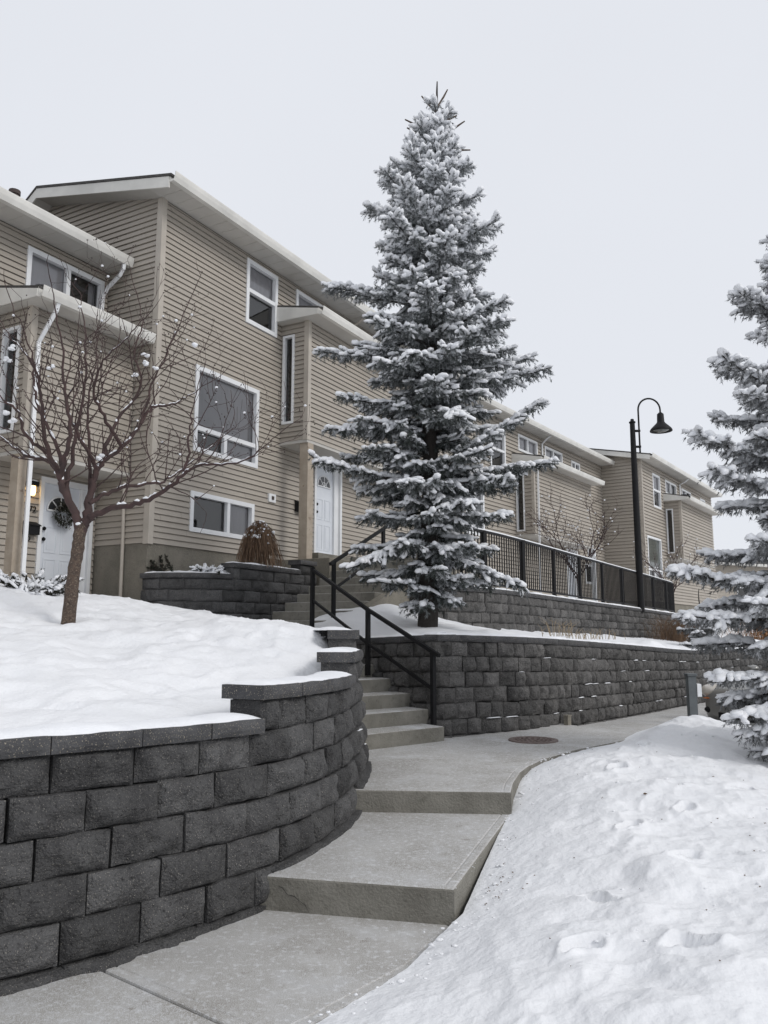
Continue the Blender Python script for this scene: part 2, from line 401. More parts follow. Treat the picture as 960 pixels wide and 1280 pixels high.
# terrace snow (middle)
ter = tps([(-1.2, 12.3, 1.62), (-.5, 11.7, 1.66), (.2, 10.9, 1.6), (.75, 10.2, 1.56), (2.2, 11.5, 1.52), (3.4, 13.2, 1.44), (5, 15.6, 1.32), (6.4, 18, 1.22), (9, 21, 1.2), (12, 24.5, 1.2),
           (.62, 11.3, 1.68), (-.2, 12.9, 2.02), (.1, 13.5, 2.06), (-.6, 12.4, 1.86), (.9, 12.9, 1.80), (1.6, 13.7, 1.66), (3.2, 15.8, 1.55), (5.3, 19.2, 1.5), (7.3, 22.8, 1.42), (10.2, 27.3, 1.35), (13, 29, 1.3), (-.3, 14.8, 2.05)])
def zter(x, y, t):
    k = np.clip(t * 6, 0, 1); k = k * k * (3 - 2 * k)
    return (1.575 + zdecl(y)) * (1 - k) + k * zter0(x, y, t)
def zter0(x, y, t): return ter(x, y) + (.03 * fbm(x * 1.9, y * 1.9, seed=23) + .17 * np.exp(-((x - 6.1) ** 2 + (y - 17.9) ** 2) / .35)) * np.minimum(1, t * 10) + .008 * vnoise(x * 9, y * 9, seed=6)
a = Path(MID.off(np.linspace(0, MID.L, 80), -.26), False)
b = Path(np.vstack([[(-1.25, 12.6), (-.6, 13.6)], UP.off(np.linspace(1.0, UP.L - 2, 60), -.12), [(12.5, 27.)]]), False)
g = MB(); g.grid(loft(a, b, 340, 60, zter), flip=True)
tag(g.build('snow_terrace', M['snow'], smooth=True), 'snow on the terrace between the two block walls', kind='structure')

# upper yard
a = Path(UP.off(np.linspace(0, UP.L, 80), -.25), False)
b = Path([(-3, 16.5), (-1.0, 19.5), (3.0, 26.0), (9.5, 35), (14, 40), (22, 48)], False)
g = MB(); g.grid(loft(a, b, 120, 30, lambda x, y, t: 2.36 - .008 * np.maximum(y - 15, 0) + .02 * fbm(x, y, seed=4)), flip=True)
tag(g.build('snow_yard', M['snow'], smooth=True), 'snowy yard between the fence and the far houses', kind='structure')
# ground that carries the right hand end of the street
g = MB(); g.grid(loft(Path([(10.4, 28), (13, 26), (40, 24)], False), Path([(22, 60), (40, 75), (90, 70)], False), 20, 20, lambda x, y, t: 1.0 + 1.1 * np.minimum(1, t * 2) + .05 * fbm(x, y)), flip=True)
tag(g.build('snow_slope', M['snow'], smooth=True), 'snow rising beyond the end of the walls', kind='structure')

# right bank
bank = tps([(-.6, 3.0, .03), (-.2, 3.5, .02), (.2, 4.1, .03), (.47, 4.74, .06), (.70, 5.4, .13), (.88, 6.0, .18), (1.05, 6.6, .21), (1.15, 7.0, .25), (1.32, 7.5, .31), (1.7, 8.25, .345), (2.15, 8.88, .35), (2.8, 9.55, .36), (3.6, 10.3, .42), (4.5, 11.6, .3), (5.1, 12.9, .12),
            (.3, 3.3, .10), (.9, 4.3, .20), (1.15, 5.0, .25), (1.4, 6.0, .34), (1.75, 7.0, .44), (2.3, 8.0, .46), (2.9, 9.0, .50), (3.5, 9.9, .56), (4.1, 10.2, .50), (1.2, 3.0, .22), (1.6, 4.4, .30), (2.0, 5.5, .36), (3.0, 6.5, .38),
            (3.6, 8.0, .36), (3.0, 4.5, .28), (2.0, 2.5, .15), (0.3, 1.8, 0.02), (5.0, 8.5, .20), (5.0, 6.0, .2), (6.5, 9.5, -.02), (6, 3, .1), (5.6, 11.2, .02), (4.3, 8.9, .42)])
feet = [(1.62, 5.55, .7), (2.10, 5.85, .9), (1.72, 4.85, .5), (1.12, 4.42, 2.2), (2.45, 5.0, 1.8), (.88, 3.82, .6), (2.0, 7.15, .8), (2.75, 6.4, .3), (2.9, 7.6, 1.), (1.35, 3.72, 2.9), (2.0, 4.15, .4), (2.6, 8.3, 1.2)]
def zbank(x, y, t):
    z = bank(x, y) + (.045 * fbm(x * 1.9, y * 1.9, seed=43) + .011 * fbm(x * 5.2 + .5 * vnoise(x * 3, y * 3), y * 5.2, o=3, seed=77) + .016 * (1 - np.abs(fbm(x * 4.5, y * 4.5, o=3, seed=51))) ** 2) * np.clip(t * 9, 0, 1) + .003 * fbm(x * 15, y * 15, o=2, seed=8)
    for fx, fy, an in feet:
        u = (x - fx) * math.cos(an) + (y - fy) * math.sin(an); v = -(x - fx) * math.sin(an) + (y - fy) * math.cos(an)
        d = (u / .105) ** 2 + ((v + .012 * np.sin(u * 30)) / (.048 + .012 * np.tanh(u * 30))) ** 2 + .5 * vnoise(x * 14, y * 14, seed=3)
        q = np.clip((1.35 - d) / .7, 0, 1); z = z - .045 * q * q * (3 - 2 * q) + .014 * np.exp(-(d - 2.0) ** 2 * 1.4)
    return z
SNOWRES = (760, 560)
a = Path([(-1.5, 1.0), (-.75, 2.9), (-.33, 3.52), (.09, 4.08), (.36, 4.62), (.44, 4.75), (.96, 6.5), (1.02, 6.72), (1.18, 7.4), (1.32, 7.8), (1.56, 8.3), (2.02, 8.93), (2.64, 9.57), (3.3, 10.25), (4.2, 11.5), (4.9, 13.)], False)
b = Path([(9, -1), (9, 3), (9, 6), (8.5, 9), (6.4, 12.8)], False)
g = MB(); g.grid(loft(a, b, *SNOWRES, zbank, 1.5))
tag(g.build('snow_bank', M['snow'], smooth=True), 'trampled snow bank on the right of the walk', kind='structure')

cr_ = MB()
ap = Path([(-.33, 3.52), (.09, 4.08), (.36, 4.62), (.44, 4.75), (.96, 6.5), (1.02, 6.72), (1.18, 7.4), (1.32, 7.8), (1.56, 8.3), (2.02, 8.93), (2.64, 9.57)], False)
for k in range(230):
    q_ = rng.uniform(0, ap.L); p_ = ap.off(np.array([q_]), np.array([rng.normal(.07, .09)]))[0]; r_ = rng.uniform(.003, .008) if k % 12 else rng.uniform(.009, .014)
    inside = np.dot(p_ - ap.pos(np.array([q_]))[0], ap.nrm(np.array([q_]))[0]) < 0
    zs_ = (0. if p_[1] < 4.72 else .19 if p_[1] < 6.57 else .36) if inside else float(zbank(np.array([p_[0]]), np.array([p_[1]]), np.array([.3]))[0])
    if inside: r_ *= .45
    cr_.ellip((p_[0], p_[1], zs_ + r_ * .3), (r_ * 1.4, r_, r_ * .6), 7, 5, jit=.35)
for k in range(70):
    x_, y_ = rng.uniform(.8, 3.5), rng.uniform(3.3, 9.3)
    if x_ < .35 + (y_ - 4.2) * .36: continue
    r_ = rng.uniform(.005, .016); cr_.ellip((x_, y_, float(zbank(np.array([x_]), np.array([y_]), np.array([.5]))[0]) + r_ * .15), (r_ * 1.3, r_, r_ * .6), 6, 4, jit=.25)
tag(cr_.build('snow_crumbs', M['snow'], smooth=True), 'loose crumbs of snow along the walk edge and on the bank', kind='stuff')
ck = MB(); e_ = np.array([.39 + .70, 4.71 - 4.965]); e_ /= np.linalg.norm(e_)
cp = [np.array([-.62, 4.946 - .004, .17]) + np.array([e_[0] * u_, e_[1] * u_, z_]) for u_, z_ in ((.0, -.03), (.03, -.04), (.06, -.075), (.10, -.08), (.13, -.10), (.17, -.125), (.19, -.16))]
ck.tube(cp, [.001, .0018, .0012, .002, .001, .0014, .0006], 4)
tag(ck.build('riser_crack', M['joint']), 'thin dark crack in the riser of the first broad step', kind='structure')

# ------------------------------------------------------------------ block walls
def block_faces(mb, path, s0, s1, z0, z1, off, depth, res, rough, seed, tint, lip=.012, top=True):
    nu, nz = res
    us = np.linspace(s0, s1, 2); c = path.pos(us); tilt = rng.uniform(-1, 1, 2) * rough * .6;  n = path.nrm(np.array([(s0 + s1) / 2]))[0]
    c = c + path.nrm(us) * (off + tilt)[:, None]
    U, V = np.meshgrid(np.linspace(0, 1, nu), np.linspace(0, 1, nz))
    base = c[0][None, None] * (1 - U[..., None]) + c[1][None, None] * U[..., None]
    L = s1 - s0; H = float(np.mean(z1)) - float(np.mean(z0))
    eu = np.minimum(U, 1 - U) * L; ev = np.minimum(V, 1 - V) * H
    e = np.minimum(eu, ev)
    r = lip * 2 * (1 - np.exp(-e / .014)) - lip * 2
    ns = fbm((s0 + U * L) * 13, V * H * 13 + seed * 7.3, seed * 1.7, 3, seed=1) * rough
    ns2 = vnoise((s0 + U * L) * 3.5, V * H * 3.5 + seed * 3.3, seed, seed=2) * rough * 1.1
    fo = rng.uniform(.25, .75); bul = rough * 1.2 * np.sin(np.pi * U) ** .5 * np.sin(np.pi * V) ** .5 - rough * 1.5 * np.abs(U - fo) - rough * .5 * np.abs(V - rng.uniform(.3, .7))
    D = r + (ns + ns2 + bul) * np.clip(e / .02, .25, 1)
    edge_j = rough * .38 * vnoise((s0 + U * L) * 9, V * 2.3 + seed * .37, seed * 3.1, seed=4) + rng.uniform(-.0012, .0012, U.shape)
    Z = np.interp(0, [0], [0]) + (z0[0] * (1 - U) + z0[1] * U) * (1 - V) + (z1[0] * (1 - U) + z1[1] * U) * V + edge_j
    F = np.concatenate([base + n * D[..., None], Z[..., None]], -1)
    mb.grid(F, tint)
    back = np.concatenate([base - n * depth, Z[..., None]], -1)
    mb.grid(np.stack([F[-1], back[-1]]), tint)                 # top
    mb.grid(np.stack([F[0], back[0]]), tint, flip=True)
    mb.grid(np.stack([F[:, 0], back[:, 0]], 1), tint, flip=True); mb.grid(np.stack([F[:, -1], back[:, -1]], 1), tint)

def wall_blocks(path, courses, h, L, setback, zt, res, rough, depth, seed, jl=.06, lip=.012, gp=.006):
    """courses: (course index, s range); index 0 has its top at zt(s), -1 one higher"""
    mb = MB(); tops = []
    for i, sa, sb in courses:
        s = sa - (L * .5 if i % 2 else 0) + rng.uniform(-.05, .05)
        while s < sb:
            l = L * (1 + rng.uniform(-jl, jl)); a, b = max(s, sa), min(s + l, sb); s += l
            if b - a < .05: continue
            off = -setback * (5 - i) + rng.uniform(-.004, .004)
            za, zb = zt(a + .001), zt(b - .001)
            k = int(rng.integers(1e4)); dz = abs(rng.normal(0, .003)) if i not in (0,) else 0
            g_ = gp
            tt = float(np.clip(rng.normal(.5, .26), 0, 1))
            block_faces(mb, path, a + g_, b - g_, (za - (i + 1) * h + .002, zb - (i + 1) * h + .002), (za - i * h - .0005 - dz, zb - i * h - .0005 - dz), off, depth, res, rough, k, tt, lip)
            tops.append((i, a, b, off, za - i * h))
    return mb, tops

def cap_row(mb, path, sa, sb, z, th, off, over, depth, L, res=(8, 4), rough=.003):
    s = sa
    while s < sb - .02:
        e = min(s + L * rng.uniform(.93, 1.07), sb)
        if sb - e < .12: e = sb
        zz = (z(s + .001), z(e - .001))
        block_faces(mb, path, s + .003, e - .003, zz, (zz[0] + th, zz[1] + th), off + over, depth, res, rough, int(rng.integers(1e4)), float(rng.uniform(.2, .8)), lip=.005)
        s = e

def snow_strip(mb, path, sa, sb, z, o0, o1, th, ns=None, thin=0.):
    ns = ns or max(8, int((sb - sa) / .035)); s = np.linspace(sa, sb, ns)
    w = np.linspace(0, 1, 9); prof = np.sin(np.pi * np.clip(w, 0, 1)) ** .45
    base = path.pos(s); n = path.nrm(s)
    e0 = o0 + .012 * fbm(s * 9, 0, seed=31); e1 = o1 + .012 * fbm(s * 9, 5, seed=37)
    off = e0[:, None] * (1 - w) + e1[:, None] * w
    XY = base[:, None] + n[:, None] * off[..., None]
    hh = th * (1 + .45 * fbm(s * 3, 2, seed=33)) * np.clip(np.minimum(s - sa, sb - s) / .04, 0, 1) ** .5
    zz = np.array([z(q) for q in s])
    Z = zz[:, None] + np.maximum(hh, 0)[:, None] * prof[None] - .002
    mb.grid(np.concatenate([XY, Z[..., None]], -1))

# near curved wall: course tops on a fixed ladder, stepping up three times
s1, s2, s3 = NEAR.near((-.67, 5.0)), NEAR.near((-.14, 6.8)), NEAR.near((-.15, 8.0))
h = .194; ZN = .975
zn = lambda q: ZN + .075 * max(0, 1 - q / s2)
t = thing('retaining_wall', 'near charcoal block wall curving beside the walk, capped in three steps', 'wall', (-1.71, 3.85, 0))
cs = [(i, 0, NEAR.L) for i in range(0, 6)] + [(-1, s1, NEAR.L), (-2, s2, NEAR.L), (-3, s3, s3 + 1.0)]
mb, tops = wall_blocks(NEAR, cs, h, .405, .018, zn, (22, 12), .019, .26, 1, jl=.12, lip=.013)
mb.build('block_courses', M['block'], t)
s4 = s3 + 1.0
lev = [(0, s1, 0), (s1, s2, h), (s2, s3, 2 * h - .008), (s3, s4, 3 * h - .015)]
cm = MB(); sn = MB()
for k, (a, b, z) in enumerate(lev):
    off = -.016 * (5 + k)
    cap_row(cm, NEAR, a - (.03 if k else 0), b - .03, lambda s: zn(s) + z, .085, off, .03, .33, .46)
    snow_strip(sn, NEAR, a - (.01 if k else 0), b - .035, lambda s: zn(s) + z + .085, off - .34, off - .01, .034 if k == 0 else .026)
for i, a, b, off, z in tops:
    if 0 < i < 6 and a > 6.2 and rng.random() < .10:
        w_ = rng.uniform(.2, .55) * (b - a); q = rng.uniform(a, b - w_)
        snow_strip(sn, NEAR, q, q + w_, lambda s: z - .004, off - .03, off + .001, .006, 9)
cm.build('cap', M['cap'], t); sn.build('snow', M['snow_clump'], t, smooth=True)
bk = MB(); s = np.linspace(0, NEAR.near((-.26, 8.75)), 220)
for zz in ((-.1, ZN),):
    pts = NEAR.off(s, -.30); V = np.stack([np.column_stack([pts, np.full(220, zz[0])]), np.column_stack([pts, np.full(220, zz[1])])]); bk.grid(V)
foot = NEAR.off(s, -.006 + .020 * fbm(s * 5, 1, seed=12)); foot2 = NEAR.off(s, -.1)
zf = np.where(NEAR.pos(s)[:, 1] < 4.98, .03, np.where(NEAR.pos(s)[:, 1] < 6.65, .205, .375)) + .012 * fbm(s * 6, 3)
zfo = np.where(NEAR.pos(s)[:, 1] < 4.98, -.02, np.where(NEAR.pos(s)[:, 1] < 6.65, .17, .34))
bk.grid(np.stack([np.column_stack([foot, zfo]), np.column_stack([NEAR.off(s, -.005), zf]), np.column_stack([foot2, zf + .01])]))
bk.build('wall_backing', M['block'], t)  # backing sheet behind the gaps, plus the lumpy footing along the base

# middle wall
sc_ = MID.near((.62, 9.87))
zmt = lambda s: 1.50 + float(zdecl(MID.pos(s)[1]))
t = thing('retaining_wall', 'tall grey block wall behind the black handrail, along the upper walk', 'wall', (.78, 9.88, .36))
mb, tops = wall_blocks(MID, [(i, 0, MID.L) for i in range(0, 8)], .187, .275, .016, zmt, (12, 9), .020, .22, 2, jl=.22, lip=.012, gp=.007)
mb.build('block_courses', M['block_b'], t)
cm = MB(); cap_row(cm, MID, 0, MID.L, zmt, .08, -.10, .03, .3, .42); cm.build('cap', M['cap'], t)
sn = MB(); snow_strip(sn, MID, .02, MID.L - .02, lambda s: zmt(s) + .08, -.42, -.13, .035)
for i, a, b, off, z in tops:
    if a > sc_ and 0 < i < 6 and rng.random() < .12:
        w_ = rng.uniform(.3, 1) * (b - a); q = rng.uniform(a, b - w_)
        snow_strip(sn, MID, q, q + w_, lambda s: z - .004, off - .03, off + .004, .009, 7)
sn.build('snow', M['snow_clump'], t, smooth=True)
bk = MB(); s = np.linspace(0, MID.L, 90); pts = MID.off(s, -.2); zz = np.array([zmt(q) for q in s]); bk.grid(np.stack([np.column_stack([pts, zz - 1.6]), np.column_stack([pts, zz])])); bk.build('wall_backing', M['joint'], t)  # dark sheet added behind the blocks so their gaps look shaded
t2 = thing('marker_block', 'small pale upright stone block at the foot of the tall wall', 'block', (2.42, 11.2, .3))
m_ = MB(); f_ = Fr(2.50, 11.24, 39); m_.box(f_.P, (-.05, -.02, .2), (.05, .04, .47)); m_.box(f_.P, (-.056, -.026, .47), (.056, .046, .49)); m_.build('marker_body', M['found'], t2)

# upper wall
zut = lambda s: 2.335 - .013 * max(UP.pos(s)[1] - 15.5, 0)
t = thing('retaining_wall', 'upper block wall carrying the black picket fence', 'wall', (3.05, 16.4, 1.6))
mb, _ = wall_blocks(UP, [(i, 0, UP.L) for i in range(0, 6)], .187, .33, .018, zut, (9, 7), .018, .22, 3, jl=.2, lip=.012, gp=.007)
mb.build('block_courses', M['block_b'], t)
cm = MB(); cap_row(cm, UP, 0, UP.L, zut, .08, -.10, .03, .34, .42); cm.build('cap', M['cap'], t)
sn = MB(); snow_strip(sn, UP, .02, UP.L - .02, lambda s: zut(s) + .08, -.42, -.085, .045); sn.build('snow', M['snow_clump'], t, smooth=True)
bk = MB(); s = np.linspace(0, UP.L, 70); pts = UP.off(s, -.2); zz = np.array([zut(q) for q in s]); bk.grid(np.stack([np.column_stack([pts, zz - 1.2]), np.column_stack([pts, zz])])); bk.build('wall_backing', M['joint'], t)  # added dark backing, its colour giving the shade between blocks

# planter wall
p1, p2 = PLANT.near((-2.42, 13.0)), PLANT.near((-1.45, 14.6))
t = thing('planter_wall', 'low charcoal block planter with stepped cap against the house corner', 'wall', (-3.3, 12.66, 1.8))
mb, _ = wall_blocks(PLANT, [(i, 0, PLANT.L) for i in range(0, 6)] + [(-1, p1, PLANT.L), (-2, p2, PLANT.L)], .187, .45, .012, lambda s: 2.47, (14, 9), .012, .24, 4)
mb.build('block_courses', M['block'], t)
cm = MB(); sn = MB()
for a, b, z, k in ((0, p1, 2.47, 0), (p1, p2, 2.657, 1), (p2, PLANT.L, 2.844, 2)):
    cap_row(cm, PLANT, a, b, lambda s: z, .08, -.06 - .012 * k, .025, .3, .42)
    if k < 2: snow_strip(sn, PLANT, a + .02, b - .02, lambda s: z + .08, -.36, -.07, .03)
cm.build('cap', M['cap'], t); sn.build('snow', M['snow_clump'], t, smooth=True)
g = MB(); a = Path(PLANT.off(np.linspace(.1, PLANT.L, 30), -.2), False); b = Path([(-3.9, 13.05), (-3.0, 14.6), (-2.3, 15.8)], False)
g.grid(loft(a, b, 60, 20, lambda x, y, t_: 2.56 + .13 * np.clip((y - 12.9) / 1.0, 0, 1) + .03 * fbm(x * 3, y * 3, seed=3)), flip=True)
tag(g.build('planter_snow', M['snow'], smooth=True), 'snow filling the planter in front of the basement window', kind='structure')

# far wall at the right edge
t = thing('retaining_wall', 'far low block wall seen through the right spruce', 'wall', (13, 22, 0))
fw = Path([(9.3, 21.6), (11, 22.3), (14, 23.0), (19, 23.5)])
mb, _ = wall_blocks(fw, [(i, 0, fw.L) for i in range(0, 6)], .187, .42, .02, lambda s: 1.28, (5, 4), .01, .22, 5); mb.build('block_courses', M['block_b'], t)
cm = MB(); cap_row(cm, fw, 0, fw.L, lambda s: 1.28, .08, -.1, .03, .3, .42, (4, 3)); cm.build('cap', M['cap'], t)
sn = MB(); snow_strip(sn, fw, 0, fw.L, lambda s: 1.36, -.42, -.06, .06); sn.build('snow', M['snow_clump'], t, smooth=True)

# ------------------------------------------------------------------ stairs
ad = np.array([math.sin(R(-38)), math.cos(R(-38))])
rd = np.array([math.sin(R(50)), math.cos(R(50))])
ed = np.array([-.50, .866])
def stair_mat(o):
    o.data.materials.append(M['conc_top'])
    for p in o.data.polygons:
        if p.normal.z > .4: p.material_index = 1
t = thing('concrete_stairs', 'lower flight of frosted concrete steps between two block walls', 'stairs', (.3, 9.2, .36))
for k in range(8):
    rgt = np.array([.74, 9.62]) + ed * (.40 * k) ; lft = rgt - rd * 1.75
    if k == 0: rgt = np.array([.70, 9.60])
    q = [lft, rgt, rgt + ad * (.62 if k < 7 else 1.6), lft + ad * (.62 if k < 7 else 1.6)]
    m_ = MB(); z1 = .36 + .164 * (k + 1) - .003; m_.prism(q, z1 - .19 if k else .3, z1, .012); stair_mat(m_.build('step', M['conc_step'], t))
SB = Fr(-1.80, 12.95, 28.9)
t = thing('concrete_stairs', 'upper flight of concrete steps rising beside the planter to the porch', 'stairs', (-1.2, 12.6, 1.6))
m_ = MB(); m_.prism([SB.P(-1.9, -.3, 0)[:2], SB.P(-1.6, 1.3, 0)[:2], SB.P(.5, 1.32, 0)[:2], SB.P(.5, -.3, 0)[:2]], 1.5, 1.655, .01); stair_mat(m_.build('landing', M['conc_step'], t))
for k in range(9):
    m_ = MB(); z1 = 1.79 + .158 * k; u0 = .35 * k
    m_.prism([SB.P(u0, -.25, 0)[:2], SB.P(u0, 1.3, 0)[:2], SB.P(u0 + .6, 1.3, 0)[:2], SB.P(u0 + .6, -.25, 0)[:2]], z1 - .18, z1, .01); stair_mat(m_.build('step', M['conc_step'], t))
m_ = MB(); m_.prism([SB.P(.4, 1.31, 0)[:2], SB.P(.4, 1.47, 0)[:2], SB.P(4.0, 1.47, 0)[:2], SB.P(4.0, 1.31, 0)[:2]], 1.4, [1.95, 1.95, 3.2, 3.2], .01); m_.build('side_wall', M['found'], t)
# low kerb in front of the planter
t = thing('garden_kerb', 'short concrete kerb showing above the snow below the planter', 'kerb', (-3, 12.3, 1.8))
m_ = MB(); kp = PLANT.off(np.linspace(.35, 2.3, 8), .04); kq = PLANT.off(np.linspace(.35, 2.3, 8), .42)
m_.prism(np.vstack([kq, kp[::-1]]), 1.5, [1.97 - .033 * i for i in range(8)] + [1.97 - .033 * i for i in range(8)][::-1], .012); stair_mat(m_.build('kerb_body', M['conc_step'], t))
m_ = MB(); m_.prism(PLANT.off(np.array([2.3, 2.3, 3.0, 3.0]), np.array([.04, .5, .5, .04])), 1.5, 1.80, .01); stair_mat(m_.build('kerb_end', M['conc_step'], t))

# ------------------------------------------------------------------ handrails
def bar(mb, a, b, w=.02):
    """square bar between two points"""
    a = np.array(a, float); b = np.array(b, float); d = b - a; d /= np.linalg.norm(d)
    up = np.array([0, 0, 1.]) if abs(d[2]) < .95 else np.array([rd[0], rd[1], 0])
    s_ = np.cross(d, up); s_ /= np.linalg.norm(s_); u_ = np.cross(s_, d)
    V = np.array([[p + (s_ * x + u_ * y) * w for x, y in ((-1, -1), (1, -1), (1, 1), (-1, 1))] for p in (a, b)])
    mb.grid(V, closed=True, flip=True); mb.quads(V[0], [(0, 1, 2, 3)]); mb.quads(V[1], [(3, 2, 1, 0)])
t = thing('handrail', 'black metal handrail descending beside the lower concrete steps', 'handrail', (.58, 9.75, .52))
P1, P2, P3 = (.59, 9.8), (-.215, 10.83), (-1.06, 11.9)
Z1, Z2, Z3 = (.50, 1.375), (1.04, 1.905), (1.62, 2.53)
for p, z in ((P1, Z1), (P2, Z2), (P3, Z3)):
    m_ = MB(); bar(m_, (*p, z[0]), (*p, z[1] + (.03 if p is P3 else -.01)), .026)
    m_.build('post', M['black'], t)
d = np.array([P1[0] - P2[0], P1[1] - P2[1], Z1[1] - Z2[1]]); d /= np.linalg.norm(d)
m_ = MB(); bar(m_, np.array([*P1, Z1[1]]) + d * .12, (*P2, Z2[1]), .022); bar(m_, (*P2, Z2[1]), (*P3, Z3[1]), .022); m_.build('rail', M['black'], t)
m_ = MB(); bar(m_, (*P1, Z1[0] + .43), (*P2, Z2[0] + .42), .017); bar(m_, (*P2, Z2[0] + .42), (*P3, Z3[0] + .46), .017); m_.build('rail', M['black'], t)
t = thing('handrail', 'second black metal handrail rising toward the porch behind the spruce', 'handrail', (-.77, 12.5, 1.75))
Q = [(-.785, 12.5), (-.785 + .483 * 1.6, 12.5 + .875 * 1.6), (-.785 + .483 * 3.4, 12.5 + .875 * 3.4)]
ZQ = [(1.62, 2.70), (2.3, 3.40), (3.1, 4.18)]
for p, z in zip(Q, ZQ):
    m_ = MB(); bar(m_, (*p, z[0]), (*p, z[1]), .026); m_.build('post', M['black'], t)
d = np.array([.483, .875, .45])
m_ = MB(); bar(m_, np.array([*Q[0], ZQ[0][1]]) - d * .1, (*Q[1], ZQ[1][1]), .024); bar(m_, (*Q[1], ZQ[1][1]), (*Q[2], ZQ[2][1]), .024); m_.build('rail', M['black'], t)
m_ = MB(); bar(m_, (*Q[0], 2.27), (*Q[1], 2.97), .018); bar(m_, (*Q[1], 2.97), (*Q[2], 3.75), .018); m_.build('rail', M['black'], t)

# ------------------------------------------------------------------ fence on the upper wall
t = thing('picket_fence', 'black metal picket fence with snow on its rail, above the upper block wall', 'fence', (3.05, 16.4, 2.4))
fs = UP.near((3.05, 16.4)); ss = [fs - 3.6, fs - 1.8] + [fs + 1.82 * k for k in range(0, 9)]
fence_h = 1.07
def fp(s, z): q = UP.off(s, -.22); return (q[0], q[1], z)
prev = None
snf = MB()
for k, s in enumerate(ss):
    if s > UP.L: break
    zb = zut(s) + .09
    m_ = MB(); bar(m_, fp(s, zb), fp(s, zb + fence_h + .02), .035 if abs(s - fs) > .1 else .045); m_.build('post', M['black'], t)
    if prev is not None:
        m_ = MB(); s0 = prev; z0 = zut(s0) + .09
        for a_, b_ in zip(np.linspace(s0, s, 4)[:-1], np.linspace(s0, s, 4)[1:]):
            za_, zb_ = zut(a_) + .09, zut(b_) + .09
            bar(m_, fp(a_, za_ + fence_h), fp(b_, zb_ + fence_h), .022); bar(m_, fp(a_, za_ + .09), fp(b_, zb_ + .09), .018)
            A_, B_ = np.array(fp(a_, za_ + fence_h + .03)), np.array(fp(b_, zb_ + fence_h + .03))
            snf.tube([A_, (A_ + B_) / 2 + [0, 0, .003], B_], .02, 6)
        n_ = 16
        for j in range(1, n_):
            q = s0 + (s - s0) * j / n_; z = zut(q) + .09
            bar(m_, fp(q, z + .09), fp(q, z + fence_h), .0085)
        m_.build('fence_panel', M['black'], t)
    prev = s
snf.build('snow', M['snow_clump'], t, smooth=True)

# ------------------------------------------------------------------ street lamp
t = thing('street_lamp', 'tall black gooseneck street lamp rising behind the fence', 'street lamp', (7.66, 24.0, 2.3))
cx, cy = 7.66, 24.0
m_ = MB(); m_.tube([(cx, cy, 2.2), (cx, cy, 6.55), (cx, cy, 8.0)], [.105, .09, .075], 14); m_.build('pole', M['black'], t, True)
m_ = MB()
m_.lathe([(.0, 8.0), (.10, 8.0), (.10, 8.04), (.06, 8.06), (.05, 8.12), (.0, 8.14)], (cx, cy, 0), 12); m_.build('finial', M['black'], t, True)
m_ = MB(); ax = cx + .20
a_ = np.linspace(math.pi, 0, 14)
arc = [(ax, cy, 7.05), (ax, cy, 7.6), (ax, cy, 8.38)] + [(ax + .34 + .34 * math.cos(q), cy, 8.42 + .36 * math.sin(q)) for q in a_] + [(ax + .68, cy, 8.3)]
m_.tube(arc, .028, 8)
for z in (7.25, 7.75): m_.box(W, (cx, cy - .04, z - .03), (ax + .03, cy + .04, z + .03))
m_.build('arm', M['black'], t, True)
m_ = MB(); m_.lathe([(0, 8.34), (.05, 8.33), (.10, 8.28), (.11, 8.04), (.13, 8.0), (.20, 7.93), (.30, 7.83), (.335, 7.77), (.335, 7.74), (.30, 7.74), (.2, 7.84), (0, 7.9)], (ax + .68, cy, 0), 24)
m_.build('lamp_shade', M['black'], t, True)
m_ = MB(); m_.lathe([(0, 7.72), (.12, 7.725), (.22, 7.76), (.27, 7.80)], (ax + .68, cy, 0), 18); m_.build('lens', M['glass_green'], t, True)

# manhole cover
t = thing('manhole_cover', 'round rusty cast iron cover set in the upper walk', 'manhole cover', (1.74, 9.62, .36))
m_ = MB(); m_.lathe([(0, .366), (.24, .366), (.245, .372), (.285, .372), (.29, .355)], (1.74, 9.62, 0), 40)
for r_ in (.05, .10, .15, .20):
    for k in range(int(r_ * 90)):
        an = k * 2 * math.pi / int(r_ * 90); m_.box(W, (1.74 + r_ * math.cos(an) - .011, 9.62 + r_ * math.sin(an) - .011, .365), (1.74 + r_ * math.cos(an) + .011, 9.62 + r_ * math.sin(an) + .011, .3745))
m_.build('cover', M['iron'], t)

